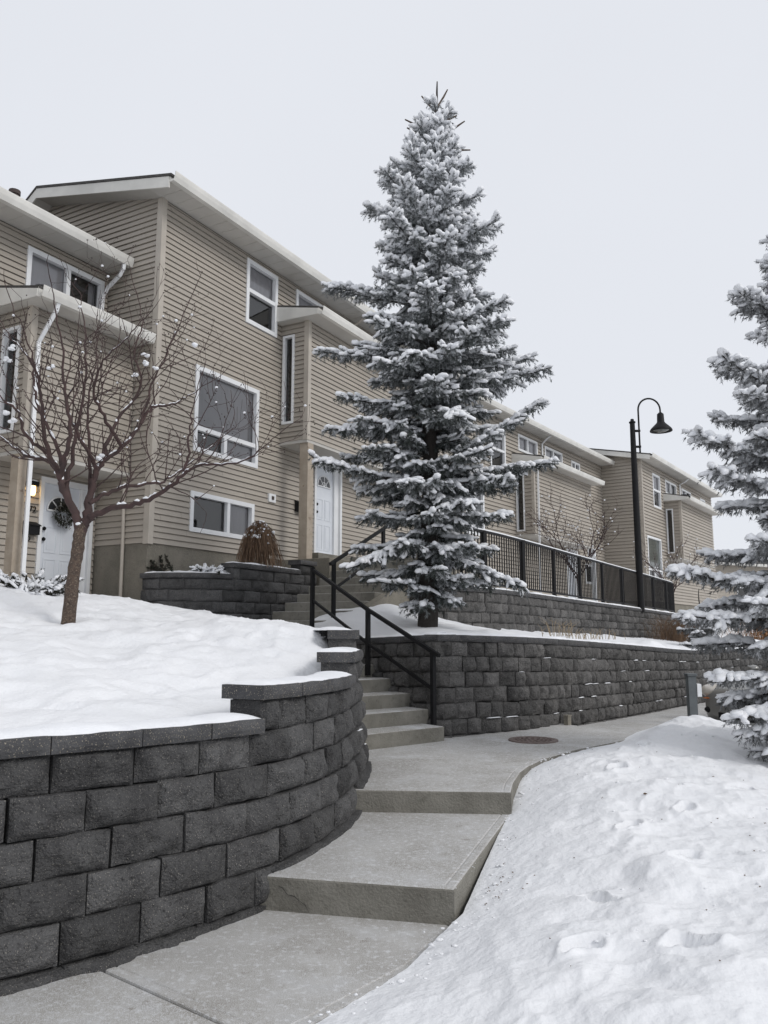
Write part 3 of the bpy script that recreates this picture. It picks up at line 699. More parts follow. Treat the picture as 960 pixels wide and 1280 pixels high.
# ------------------------------------------------------------------ houses
def siding(mb, P, rng_f, z0, z1, holes=(), lap=.1, out=.022, n0=0.):
    """P(a, n, z): a runs along the wall. rng_f(z) -> (a0, a1) or None"""
    z = z0
    hz = sorted({q for h_ in holes for q in (h_[2], h_[3])})
    k = 0
    while z < z1 - 1e-6:
        ze = min(z + lap, z1)
        cuts = sorted([z, ze] + [q for q in hz + [ze - .016, ze - .012] if z + 1e-4 < q < ze - 1e-4])
        tt = float(rng.uniform(.2, .8)); seams = np.arange(-14, 15) * 3.66 + rng.uniform(0, 3.6)
        for a, b in zip(cuts[:-1], cuts[1:]):
            ra, rb = rng_f(a), rng_f(b)
            if ra is None or rb is None or ra[1] - ra[0] < .01: continue
            m = (a + b) / 2
            hs = sorted([(h_[0], h_[1]) for h_ in holes if h_[2] < m < h_[3]])
            def prof(zz): return n0 + (out * (1 - (zz - z) / lap) - .001 if ze - zz > .0135 else -.012)
            segs = []; s0 = None
            x = ra[0]; xt = rb[0]
            for h0, h1 in hs:
                segs.append(((x, h0), (xt, h0))); x = xt = h1
            segs.append(((x, ra[1]), (xt, rb[1])))
            for (q0, q1), (w0, w1) in segs:
                if q1 - q0 < 1e-3: continue
                if w1 < w0: w0 = w1 = (w0 + w1) / 2
                fl = 1 if a == z else 0
                jo = [j for j in seams if q0 + .02 < j < q1 - .02 and abs(q0 - w0) < 1e-6 and abs(q1 - w1) < 1e-6]
                ed_ = [q0] + jo + [q1]
                for e0_, e1_ in zip(ed_[:-1], ed_[1:]):
                    m2 = (e0_ + e1_) / 2; sh_ = .0025 * (sum(j < m2 for j in seams) % 2)
                    if jo: mb.quads([P(e0_, prof(a) + sh_, a), P(e1_, prof(a) + sh_, a), P(e1_, prof(b) + sh_, b), P(e0_, prof(b) + sh_, b)], [(0, 1, 2, 3)], (tt + .37 * sum(j < m2 for j in seams)) % 1)
                if not jo: mb.quads([P(q0, prof(a), a), P(q1, prof(a), a), P(w1, prof(b), b), P(w0, prof(b), b)], [(0, 1, 2, 3)], tt)
                if fl: mb.quads([P(q0, n0 - .013, a + .001), P(q1, n0 - .013, a + .001), P(q1, prof(a), a), P(q0, prof(a), a)], [(0, 1, 2, 3)], 0.)  # lap underside takes the darkest tint, painting in part of the shadow line
        z = ze; k += 1

def glass_mat():
    m = bpy.data.materials.new('window_glass'); m.use_nodes = True; t = m.node_tree; N = t.nodes; N.clear()
    o = N.new('ShaderNodeOutputMaterial'); x = N.new('ShaderNodeMixShader'); a = N.new('ShaderNodeBsdfTransparent'); b = N.new('ShaderNodeBsdfGlossy'); f = N.new('ShaderNodeFresnel')
    a.inputs[0].default_value = (.80, .82, .83, 1); b.inputs['Roughness'].default_value = .03; f.inputs[0].default_value = 1.9
    for p, q in ((f.outputs[0], x.inputs[0]), (a.outputs[0], x.inputs[1]), (b.outputs[0], x.inputs[2]), (x.outputs[0], o.inputs[0])): t.links.new(p, q)
    return m
M['glass'] = glass_mat()
M['curtain'] = pm('curtain', (.66, .63, .65), .9, (.60, .575, .59), sc=2)
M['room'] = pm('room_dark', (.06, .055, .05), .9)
def window(root, P, a0, a1, z0, z1, vs=(), hs=(), panes=None, fw=.085, lowsplit=None, label=None):
    """vs: vertical mullions (a); hs: horizontal rails (z). panes: list of (a0,a1,z0,z1,material)"""
    m_ = MB(); o_, i_ = .035, -.07
    m_.box(P, (a0, i_, z0), (a0 + fw, o_, z1)); m_.box(P, (a1 - fw, i_, z0), (a1, o_, z1))
    m_.box(P, (a0 + fw, i_, z1 - fw), (a1 - fw, o_ - .002, z1)); m_.box(P, (a0 + fw, i_, z0), (a1 - fw, o_ + .003, z0 + fw))
    for v, za, zb in vs: m_.box(P, (v - .04, i_, za), (v + .04, o_ - .012, zb))
    for hh, aa, ab in hs: m_.box(P, (aa, i_, hh - .04), (ab, o_ - .008, hh + .04))
    w_ = m_.build('window', M['white'], root)
    if label: w_['label'] = label
    for a, b, c, d, mt in panes or [(a0 + fw, a1 - fw, z0 + fw, z1 - fw, 'blind')]:
        if mt == 'glass_green':
            g_ = MB(); g_.box(P, (a, -.06, c), (b, -.045, d)); g_.build('pane', M[mt], w_); continue
        g_ = MB(); g_.quads([P(a, -.05, c), P(b, -.05, c), P(b, -.05, d), P(a, -.05, d)], [(0, 1, 2, 3)]); g_.build('pane', M['glass'], w_)
        q = np.linspace(a - .03, b + .03, max(8, int((b - a) / .018))); ph = rng.uniform(0, 6)
        if mt == 'blind':
            V = np.array([[P(u, -.082 + .006 * math.sin(u * 40 + ph + .9 * math.sin(u * 9)) * k_, z) for u in q] for z, k_ in ((c - .02, 1), (d + .02, .4))]); g_ = MB(); g_.grid(V); g_.build('curtain', M['curtain'], w_, True)
        else:
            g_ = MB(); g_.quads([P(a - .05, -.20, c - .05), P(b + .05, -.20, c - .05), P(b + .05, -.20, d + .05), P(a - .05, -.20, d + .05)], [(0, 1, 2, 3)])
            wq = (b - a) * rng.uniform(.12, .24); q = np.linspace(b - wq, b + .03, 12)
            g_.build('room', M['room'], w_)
            if (d - c) > .5 and rng.random() < .6:
                V = np.array([[P(u, -.15 + .014 * math.sin(u * 60 + ph), z) for u in q] for z in (c - .02, d + .02)]); g_ = MB(); g_.grid(V); g_.build('curtain', M['curtain'], w_, True)
    return w_

def downspout(root, pts, mat='white'):
    m_ = MB(); m_.tube(pts, .038, 4); m_.build('downspout', M[mat], root)

def house(name_label, fr, zb, ze, length, zf0, lap=.1, out=.022, bay=None, bay2=None, wins=(), doors=(), hip=True, back=8., upto=None, gable=True, left_return=True):
    root = thing('townhouse', name_label, 'house', (fr.o[0], fr.o[1], zf0), fr.rz())
    P = fr.P; L0, L1 = length
    bx = [q for q in (bay, bay2) if q]
    # front siding
    s_ = MB()
    holes = [w[:4] for w in wins] + [d[:4] for d in doors]
    siding(s_, P, lambda z: (L0, L1), zb, ze - .02, holes, lap, out)
    if gable:
        peak_n, sl1, sl2 = -2.9, .22, .70
        zp = ze + sl1 * 2.9
        def rf(z):
            if z <= ze - back * 0 - (back - 2.9) * sl2 + 0 * z: lo = -back
            # back slope: z = zp - sl2*(-n-2.9)
            lo = -min(back, 2.9 + max(0, (zp - z)) / sl2)
            hi = -max(0, (z - ze) / sl1) if z > ze else 0
            return (lo, hi) if hi > lo else None
        # side wall seen from the gable end, its outward side is -u
        def PS(a, n, z): return fr.P(-n, a, z)
        siding(s_, PS, rf, zb, zp - .01, (), lap, out)
    s_.build('wall', M['siding'], root)
    # backing volume
    k_ = MB(); k_.box(P, (L0 + .02, -back, zf0 - .5), (L1, -.22, ze - .05)); k_.build('inner_wall', M['joint'], root)
    f_ = MB(); f_.box(P, (L0 - .0, -back, zf0 - .6), (L1, -.01, zb - .002)); f_.build('foundation', M['found'], root)
    tr = MB()
    if gable:
        tr.box(P, (L0 - .03, -.09, zb - .02), (L0 + .085, .032, ze - .01))
        tr.build('corner_trim', M['trim_tan'], root)
    # eave
    ov = .5; g0 = L0 - (.35 if gable else 0)
    so = MB(); so.box(P, (g0, .0, ze - .015), (L1, ov, ze + .0))
    n_ = int((L1 - g0) / .3)
    for i in range(n_): so.box(P, (g0 + .3 * i, .02, ze - .022), (g0 + .3 * i + .012, ov - .01, ze - .0155))
    if gable: so.box(lambda a, n, z: fr.P(a, n, z + max(0, -n) * .22), (L0 - .35, -2.9, ze - .015), (L0 - .0, .0, ze + .0))
    if gable: so.box(lambda a, n, z: fr.P(a, n, z + 2.9 * .22 - (-n - 2.9) * .7), (L0 - .35, -7.9, ze - .012), (L0 - .0, -2.9, ze + .003))
    so.build('soffit', M['soffit'], root)
    ga = MB()
    prof = [(ov, -.03), (ov, .12), (ov + .015, .125), (ov + .02, .05), (ov + .04, 0), (ov + .09, .0), (ov + .115, .05), (ov + .12, .12), (ov + .135, .125), (ov + .135, .10), (ov + .125, .04), (ov + .095, -.035)]
    V = np.array([[P(a, n, ze + z) for n, z in prof] for a in (g0 - .01, L1)])
    ga.grid(V, closed=True); [ga.fn.append(f) for f in []]
    b_ = ga.addv(V[0]); ga.fn.append([b_ + i for i in range(len(prof))]); b_ = ga.addv(V[1]); ga.fn.append([b_ + i for i in range(len(prof))][::-1])
    ga.build('gutter', M['fascia'], root)
    ro = MB()
    def roofz(n, up): return ze + up + (.22 * (ov - n) if n > -2.9 else .22 * (ov + 2.9) - .7 * (-n - 2.9))
    ns_ = [ov + .06, -2.9, -8.2]
    V = np.array([[P(a, n, roofz(n, .06)) for n in ns_] for a in (g0 - .04, L1)]); V2 = V + np.array([0, 0, .045])
    ro.grid(V, flip=True); ro.grid(V2); ro.grid(np.stack([V[0], V2[0]])); ro.grid(np.stack([V[1], V2[1]]), flip=True); ro.grid(np.stack([V[:, 0], V2[:, 0]]), flip=True)
    ro_ = ro.build('roof', M['shingle'], root)
    if gable:
        fa = MB()
        for na, nb in ((ov, -2.9), (-2.9, -8.)):
            V = [P(g0, na, roofz(na, -.14)), P(g0, nb, roofz(nb, -.14)), P(g0, nb, roofz(nb, .055)), P(g0, na, roofz(na, .055))]
            V += [P(g0 - .028, na, roofz(na, -.14)), P(g0 - .028, nb, roofz(nb, -.14)), P(g0 - .028, nb, roofz(nb, .055)), P(g0 - .028, na, roofz(na, .055))]
            fa.quads(V, [(4, 5, 6, 7), (0, 3, 2, 1), (0, 1, 5, 4), (3, 7, 6, 2), (0, 4, 7, 3), (1, 2, 6, 5)])
        fa.build('fascia', M['fascia'], root)
    # bays
    for bd in bx:
        u0, u1, n1, z0, z1, lft, win = bd
        b_ = MB(); siding(b_, P, lambda z: (u0, u1), z0, z1, (), lap, out, n1)
        def PB(a, n, z): return fr.P(u0 - n, a, z)
        if lft: siding(b_, PB, lambda z: (0, n1), z0, z1 + .2, [win] if win else (), lap, out)
        def PB2(a, n, z): return fr.P(u1 + n, a, z)
        siding(b_, PB2, lambda z: (0, n1), z0, z1 + .2)
        bo = b_.build('bay', M['siding'], root)
        t_ = MB(); t_.box(P, (u0 - .03, n1 - .08, z0 - .01), (u0 + .08, n1 + .03, z1)); t_.build('corner_trim', M['trim_tan'], bo)
        t_ = MB(); t_.box(P, (u0 - .01, -.02, z0 - .06), (u1 + .01, n1 + .012, z0 - .002)); t_.build('soffit', M['soffit'], bo)
        t_ = MB(); eo = n1 + .38
        t_.box(P, (u0 - .2, 0, z1 - .015), (u1 + (.2 if u1 < L1 - .3 else 0), eo, z1)); t_.build('eave', M['soffit'], bo)
        t_ = MB(); V = np.array([[P(a, n - ov + eo, z1 + z) for n, z in prof] for a in (u0 - .22, u1 + (.22 if u1 < L1 - .3 else -.01))])
        t_.grid(V, closed=True); q = t_.addv(V[0]); t_.fn.append([q + i for i in range(len(prof))]); q = t_.addv(V[1]); t_.fn.append([q + i for i in range(len(prof))][::-1])
        t_.build('gutter', M['fascia'], bo)
        t_ = MB(); ue = u1 + (.22 if u1 < L1 - .3 else 0)
        zt_ = lambda n: z1 + .10 + .22 * (eo - n)
        V = [P(u0 - .22, eo + .02, zt_(eo)), P(ue, eo + .02, zt_(eo)), P(ue, 0, zt_(0)), P(u0 - .22, 0, zt_(0))]
        V += [(x, y, z + .04) for x, y, z in V]
        t_.quads(V, [(3, 2, 1, 0), (4, 5, 6, 7), (0, 1, 5, 4), (0, 4, 7, 3), (1, 2, 6, 5)]); t_.build('bay_roof', M['shingle'], bo)
        t_ = MB(); V = [P(u0 - .21, eo, z1 - .02), P(u0 - .21, 0, z1 + .0), P(u0 - .21, 0, zt_(0)), P(u0 - .21, eo, zt_(eo))]; V += [P(u0 - .235, n, z) for n, z in ((eo, z1 - .02), (0, z1), (0, zt_(0) - .005), (eo, zt_(eo) - .005))]
        t_.quads(V, [(4, 5, 6, 7), (0, 1, 5, 4), (0, 4, 7, 3), (2, 6, 5, 1), (3, 7, 6, 2)]); t_.build('fascia', M['fascia'], bo)
        if win: window(root, PB, win[0], win[1], win[2], win[3], fw=.05, panes=[(win[0] + .05, win[1] - .05, win[2] + .05, win[3] - .05, 'glass_dark')])
        sn_ = MB(); q = np.linspace(u0 - .1, u1 + .05, 60); th_ = .035 * np.clip(.4 + fbm(q * 1.3, 0, seed=17), 0, 2) + .004
        w_ = np.linspace(0, 1, 7)
        V = np.array([[P(a, eo - .35 + .44 * x, zt_(eo - .35 + .44 * x) + .042 + t2_ * math.sin(math.pi * x) ** .5) for x in w_] for a, t2_ in zip(q, th_)])
        sn_.grid(V); sn_.build('snow', M['snow_clump'], bo, True)
    for w in wins: window(root, P, *w[:4], **w[4])
    return root

def door_part(root, fr, u0, u1, z0, z1, fan=False, knob_left=True, side_strip=.28):
    P = fr.P
    m_ = MB(); ds = u1 - side_strip
    m_.box(P, (u0 + .07, -.08, z0 + .03), (ds - .02, -.03, z1 - .09))
    W_ = ds - .02 - u0 - .07; H_ = z1 - z0
    for ci in (0, 1):
        for a, b in ((.06, .33), (.38, .66)):
            x0 = u0 + .07 + W_ * (.13 + .42 * ci); x1 = x0 + W_ * .32
            if fan and b > .62: b = .60
            zz0, zz1 = z0 + H_ * a, z0 + H_ * b
            for q in ((x0, zz0, x1, zz0 + .018), (x0, zz1 - .018, x1, zz1), (x0, zz0 + .018, x0 + .018, zz1 - .018), (x1 - .018, zz0 + .018, x1, zz1 - .018)):
                m_.box(P, (q[0], -.031, q[1]), (q[2], -.022, q[3]))
            m_.box(P, (x0 + .05, -.031, zz0 + .05), (x1 - .05, -.025, zz1 - .05))
    d_ = m_.build('door', M['door'], root)
    f_ = MB()
    f_.box(P, (u0, -.09, z0), (u0 + .07, .04, z1)); f_.box(P, (u0 + .07, -.09, z1 - .09), (u1 - .07, .038, z1)); f_.box(P, (ds - .02, -.09, z0), (ds + .03, .02, z1 - .09))
    f_.box(P, (u1 - .07, -.09, z0), (u1, .04, z1)); f_.box(P, (ds + .03, -.09, z0 + .01), (u1 - .07, -.015, z1 - .09)); f_.box(P, (u0 + .07, -.09, z0), (ds - .02, .05, z0 + .03))
    f_.build('door_frame', M['white'], d_)
    f_ = MB(); f_.box(P, (ds + .05, -.014, z0 + .05), (ds + .058, -.011, z1 - .12)); f_.build('weather_seal', M['joint'], d_)
    if fan:
        c = (u0 + .07 + W_ / 2, z0 + H_ * .735); r_ = W_ * .33
        g_ = MB(); a = np.linspace(0, math.pi, 13); V = [P(c[0], -.02, c[1])] + [P(c[0] + r_ * math.cos(q), -.02, c[1] + r_ * .95 * math.sin(q)) for q in a]
        g_.tris(V, [(0, i, i + 1) for i in range(1, 13)]); g_.build('fanlight', M['glass_dark'], d_)
        g_ = MB(); g_.tube([P(c[0] + (r_ + .01) * math.cos(q), -.018, c[1] + (r_ + .01) * .95 * math.sin(q)) for q in a], .014, 5); bar(g_, P(c[0] - r_ - .02, -.018, c[1]), P(c[0] + r_ + .02, -.018, c[1]), .012)
        for q in (math.pi * .25, math.pi * .5, math.pi * .75): bar(g_, P(c[0], -.016, c[1]), P(c[0] + r_ * math.cos(q), -.016, c[1] + r_ * .95 * math.sin(q)), .007)
        g_.tube([P(c[0] + r_ * .4 * math.cos(q), -.016, c[1] + r_ * .4 * math.sin(q)) for q in a], .008, 4)
        g_.build('fanlight_frame', M['white'], d_)
    ku = u0 + .13 if knob_left else ds - .1
    for zz, nm in ((z0 + .95, 'handle'), (z0 + 1.12, 'deadbolt')):
        g_ = MB(); g_.tube([P(ku, -.03, zz), P(ku, .0, zz), P(ku, .012, zz), P(ku, .035, zz)], [.022, .02, .034, .02], 10); g_.build(nm, M['black'], d_, True)
    return d_

def text_part(root, txt, fr, u, n, z, size, name='house_number'):
    cu = bpy.data.curves.new(name, 'FONT'); cu.body = txt; cu.size = size; cu.extrude = .006
    o = bpy.data.objects.new(name, cu)
    col.objects.link(o)
    me = bpy.data.meshes.new_from_object(o.evaluated_get(bpy.context.evaluated_depsgraph_get()))
    bpy.data.objects.remove(o)
    v = [fr.P(u + q.co.x, n + q.co.z, z + q.co.y) for q in me.vertices]
    inv = root_matrix(root).inverted()
    for q, w in zip(me.vertices, v): q.co = inv @ Vector(w)
    me.name = name; me.materials.clear(); me.materials.append(M['black'])
    o = bpy.data.objects.new(name, me); col.objects.link(o); o.parent = root

def mailbox(root, fr, u0, u1, z0, z1):
    m_ = MB(); P = fr.P
    m_.box(P, (u0, .02, z0), (u1, .13, z1 - .02))
    V = [P(u0 - .01, .02, z1 + .03), P(u1 + .01, .02, z1 + .03), P(u1 + .01, .15, z1 - .03), P(u0 - .01, .15, z1 - .03)]; V += [(x, y, z - .015) for x, y, z in V]
    m_.quads(V, [(0, 1, 2, 3), (7, 6, 5, 4), (3, 2, 6, 7), (0, 3, 7, 4), (2, 1, 5, 6)])
    c = (u0 + u1) / 2; a = np.linspace(0, 1.5 * math.pi, 9)
    m_.tube([P(c, .06, z0), P(c, .06, z0 - .07)] + [P(c, .09 + .03 * math.cos(q + math.pi), z0 - .07 - .03 * math.sin(q)) for q in a], .009, 5)
    m_.build('mailbox', M['black'], root)

def porch_light(root, fr, u, z, lit):
    P = fr.P; m_ = MB(); m_.box(P, (u - .07, .0, z), (u + .07, .16, z + .07)); m_.box(P, (u - .05, .0, z - .16), (u + .05, .03, z)); b_ = m_.build('porch_light', M['black'] if lit else M['white'], root)
    m_ = MB(); m_.lathe([(0, -.15), (.045, -.14), (.055, -.08), (.05, 0)], P(u, .09, z), 14); m_.build('glass', M['bulb'] if lit else M['blind'], b_, True)
    if lit:
        m_ = MB(); m_.ellip(P(u, .08, z + .075), (.09, .08, .03)); m_.build('snow', M['snow_clump'], b_, True)

FA = Fr(-3.86, 13.0, 28.9)
def win_up(a0, a1, z0, z1, top='blind', low='glass_dark'):
    m = (z0 + z1) / 2 + .03
    return (a0, a1, z0, z1, dict(hs=[(m, a0 + .085, a1 - .085)], panes=[(a0 + .085, a1 - .085, m + .04, z1 - .085, top), (a0 + .085, a1 - .085, z0 + .085, m - .04, low)]))
def win_liv(a0, a1, z0, z1, big='blind', split=None):
    m = z0 + .44; v = (a0 + a1) / 2 - .05
    return (a0, a1, z0, z1, dict(hs=[(m, a0 + .085, a1 - .085)], vs=[(v, z0 + .085, m - .04)], panes=[(a0 + .085, a1 - .085, m + .04, z1 - .085, big), (a0 + .085, v - .04, z0 + .085, m - .04, 'glass_dark'), (v + .04, a1 - .085, z0 + .085, m - .04, 'blind')]))
def win_slide(a0, a1, z0, z1, f=.5, l='glass_dark', r='blind', fw=.08):
    v = a0 + (a1 - a0) * f
    return (a0, a1, z0, z1, dict(fw=fw, vs=[(v, z0 + fw, z1 - fw)], panes=[(a0 + fw, v - .04, z0 + fw, z1 - fw, l), (v + .04, a1 - fw, z0 + fw, z1 - fw, r)]))
hA = house('tan sided three storey townhouse with its gable corner left of the big spruce', FA, 3.06, 9.12, (0, 13.4), 1.6,
    bay=(3.53, 8.9, .68, 5.47, 8.0, True, (.06, .35, 5.84, 7.74)),
    wins=[win_up(2.31, 3.33, 7.66, 9.0), win_liv(.96, 2.79, 4.79, 6.38), win_slide(.94, 2.72, 3.35, 4.07, .58), win_slide(4.0, 5.85, 8.3, 9.0, .5, 'blind', 'blind'), win_slide(6.6, 8.3, 8.3, 9.0, .5, 'blind', 'glass_dark'),
          win_up(9.6, 10.6, 7.66, 9.0), win_liv(10.4, 12.2, 4.79, 6.38)],
    doors=[(4.80, 5.92, 3.26, 5.38)])
door_part(hA, FA, 4.80, 5.92, 3.27, 5.38, fan=True)
downspout(hA, [FA.P(6.26, .5, 9.15), FA.P(6.26, .3, 9.0), FA.P(6.26, .06, 8.9), FA.P(6.26, .06, 8.3)], 'trim_tan')
m_ = MB(); m_.box(FA.P, (3.56, .49, 3.03), (3.76, .69, 5.42)); m_.build('porch_post', M['wood'], hA)
m_ = MB(); m_.prism([FA.P(3.38, .01, 0)[:2], FA.P(3.38, 1.35, 0)[:2], FA.P(7.2, 1.35, 0)[:2], FA.P(7.2, .01, 0)[:2]], 2.3, 3.03, .012); m_.build('porch_slab', M['found'], hA)
m_ = MB(); m_.prism([FA.P(4.3, .02, 0)[:2], FA.P(4.3, .48, 0)[:2], FA.P(6.4, .48, 0)[:2], FA.P(6.4, .02, 0)[:2]], 3.04, 3.25, .012); m_.build('door_step', M['conc_step'], hA)
mailbox(hA, FA, 4.08, 4.42, 4.12, 4.32); porch_light(hA, FA, 4.35, 5.0, False); text_part(hA, '3', FA, 4.42, .02, 4.52, .14)
m_ = MB(); m_.box(FA.P, (3.16, 0, 4.19), (3.38, .05, 4.36)); o_ = m_.build('outlet_cover', M['white'], hA)
m_ = MB(); m_.lathe([(0, 0), (.045, 0), (.045, .02)], (0, 0, 0), 10)
m_ = MB(); m_.box(FA.P, (3.24, .051, 4.24), (3.30, .07, 4.31)); m_.build('vent_hole', M['brown'], o_)
m_ = MB(); m_.tube([FA.P(-.05, -.55, 4.1), FA.P(-.05, -.52, 3.0), FA.P(-.06, -.5, 2.0)], .03, 8); m_.build('wall_pipe', M['trim_tan'], hA, True)

FL = Fr(*FA.P(0, -1.24, 0)[:2], 28.9)
hL = house('tan sided townhouse at the left edge, numbered 72, with a lit porch light', FL, 2.02, 8.0, (-7.5, -.02), 1.5, gable=False,
    bay=(-2.05, -.03, .75, 4.26, 6.48, True, (.12, .52, 4.55, 6.2)),
    wins=[win_slide(-1.68, -.12, 7.05, 7.78, .52, 'blind', 'glass_dark'), win_slide(-4.3, -2.7, 2.9, 3.6)],
    doors=[(-1.16, -.09, 2.12, 4.08)])
door_part(hL, FL, -1.16, -.09, 2.13, 4.08, fan=True, side_strip=.24)
mailbox(hL, FL, -1.53, -1.20, 3.12, 3.30); porch_light(hL, FL, -1.36, 3.88, True); text_part(hL, '72', FL, -1.35, .03, 3.48, .14)
m_ = MB(); m_.box(FL.P, (-2.07, .52, 2.0), (-1.93, .69, 4.2)); m_.build('porch_post', M['wood'], hL)
downspout(hL, [FL.P(-2.2 + .25, 1.2, 6.5), FL.P(-1.95, 1.15, 6.35), FL.P(-1.98, .84, 5.9), FL.P(-1.98, .83, 2.0)])
downspout(hL, [FL.P(-.18, .56, 7.99), FL.P(-.18, .55, 7.88), FL.P(-.18, .47, 7.78), FL.P(-.18, .2, 7.62), FL.P(-.18, .09, 7.5), FL.P(-.18, .07, 7.35), FL.P(-.18, .07, 6.75)])
m_ = MB(); m_.tube([(-7.9, 15.9, 9.2), (-7.9, 15.9, 10.86)], .10, 12); m_.tube([(-7.9, 15.9, 10.86), (-7.9, 15.9, 10.95)], .12, 12); m_.build('roof_vent', M['brown'], hL, True)

FC = Fr(10.8, 33.0, 35.2)
hC = house('tan townhouse at the far right behind the lamp, its gable corner facing the camera', FC, 2.9, 8.85, (0, 12.0), 1.9, .14, .04,
    bay=(3.2, 8.8, .7, 4.85, 7.45, True, (.05, .36, 5.1, 7.1)),
    wins=[win_up(1.5, 2.6, 7.0, 8.5), win_liv(.35, 2.3, 3.8, 5.65, 'glass_green'), win_slide(3.4, 5.2, 7.85, 8.5, .5, 'blind', 'glass_dark'), win_slide(6.1, 7.8, 7.85, 8.5, .5, 'blind', 'glass_dark'), win_up(9.6, 10.6, 7.0, 8.5)],
    doors=())
downspout(hC, [FC.P(5.7, .5, 8.85), FC.P(5.7, .3, 8.7), FC.P(5.7, .06, 8.6), FC.P(5.7, .06, 7.7)])
FB = Fr(*FC.P(0, -1.72, 0)[:2], 35.2)
hB = house('tan townhouse behind the fence, between the big spruce and the street lamp', FB, 2.7, 8.75, (-12.2, -.02), 2.0, .13, .036, gable=False,
    bay=(-8.5, -3.2, .7, 4.9, 7.35, True, (.05, .36, 5.0, 7.2)),
    wins=[win_up(-10.3, -9.2, 6.9, 8.3), win_slide(-8.2, -6.6, 7.9, 8.5, .5, 'blind', 'blind'), win_slide(-5.95, -4.3, 7.9, 8.5, .5, 'blind', 'blind'), win_slide(-3.4, -2.5, 7.85, 8.4, .5, 'glass_dark', 'glass_dark'), win_slide(-12.0, -10.8, 4.6, 6.2),
          (-2.0, -1.35, 4.6, 5.75, dict(panes=[(-1.9, -1.45, 4.7, 5.65, 'glass_dark')])), (-2.3, -1.3, 3.55, 4.35, dict(panes=[(-2.2, -1.4, 3.65, 4.25, 'glass_dark')]))],
    doors=[(-4.2, -3.1, 2.72, 4.8)])
door_part(hB, FB, -4.2, -3.1, 2.73, 4.8)
downspout(hB, [FB.P(-8.0, 1.05, 7.4), FB.P(-8.35, .8, 7.1), FB.P(-8.35, .78, 2.2)])
downspout(hB, [FB.P(-6.25, .5, 8.8), FB.P(-6.25, .3, 8.7), FB.P(-6.25, .06, 8.5), FB.P(-6.25, .06, 7.6)])
m_ = MB(); m_.box(FB.P, (-2.95, .52, 2.2), (-2.8, .67, 4.86)); m_.build('porch_post', M['white'], hB)
FD = Fr(21.5, 52.0, 62)
hD = house('farthest low tan house beyond the right spruce', FD, 1.6, 6.0, (0, 26), 1.0, wins=[win_slide(2, 4, 3.5, 4.6), win_slide(9, 11, 3.5, 4.6), win_slide(16, 18, 3.5, 4.6)], back=8.)

# wreath on the left door
t = thing('wreath', 'dark evergreen wreath hanging on the white door numbered 72', 'wreath', FL.P(-.72, .05, 3.45))
m_ = MB()
for k in range(520):
    an = rng.uniform(0, 2 * math.pi); r_ = .145 + rng.normal(0, .035); c = np.array(FL.P(-.70 + r_ * math.cos(an), .03 + rng.uniform(0, .07), 3.50 + r_ * math.sin(an)))
    d_ = rng.normal(0, 1, 3); d_ /= np.linalg.norm(d_); s_ = np.cross(d_, [0, 0, 1.]); s_ /= np.linalg.norm(s_)
    m_.tris([c - s_ * .012, c + s_ * .012, c + d_ * .075], [(0, 1, 2)], rng.random())
m_.build('sprigs', M['juniper'], t)

# ------------------------------------------------------------------ spruces
# brush template: needles round a short twig along +z (unit length), x side, y up
def needle_template(n=15, seed=0):
    r_ = np.random.default_rng(seed); V = []
    for k in range(n):
        a = r_.uniform(0, 2 * math.pi); z = r_.uniform(-.05, .95); rad = np.array([math.cos(a), math.sin(a), 0]); tg = np.array([-math.sin(a), math.cos(a), 0])
        b = np.array([0, 0, z]); tip = rad * r_.uniform(.8, 1.15) + np.array([0, 0, z + r_.uniform(.15, .45)])
        V += [b - tg * .20, b + tg * .20, tip]
    return np.array(V)
NT = [needle_template(15, k) for k in range(4)]
def blob_template():
    nu, nv = 7, 4; a = np.arange(nu) * 2 * math.pi / nu; V = [(0, 0, -1)]
    for i in range(1, nv):
        b = math.pi * i / nv
        V += [(math.sin(b) * math.cos(q), math.sin(b) * math.sin(q), -math.cos(b)) for q in a]
    V.append((0, 0, 1)); V = np.array(V); F = [(0, 1 + (i + 1) % nu, 1 + i) for i in range(nu)]
    for r_ in range(nv - 2):
        for i in range(nu):
            p, q = 1 + r_ * nu + i, 1 + r_ * nu + (i + 1) % nu; F += [(p, q, q + nu), (p, q + nu, p + nu)]
    l = len(V) - 1; F += [(l, l - nu + i, l - nu + (i + 1) % nu) for i in range(nu)]
    return V, np.array(F)
BT, BF = blob_template()

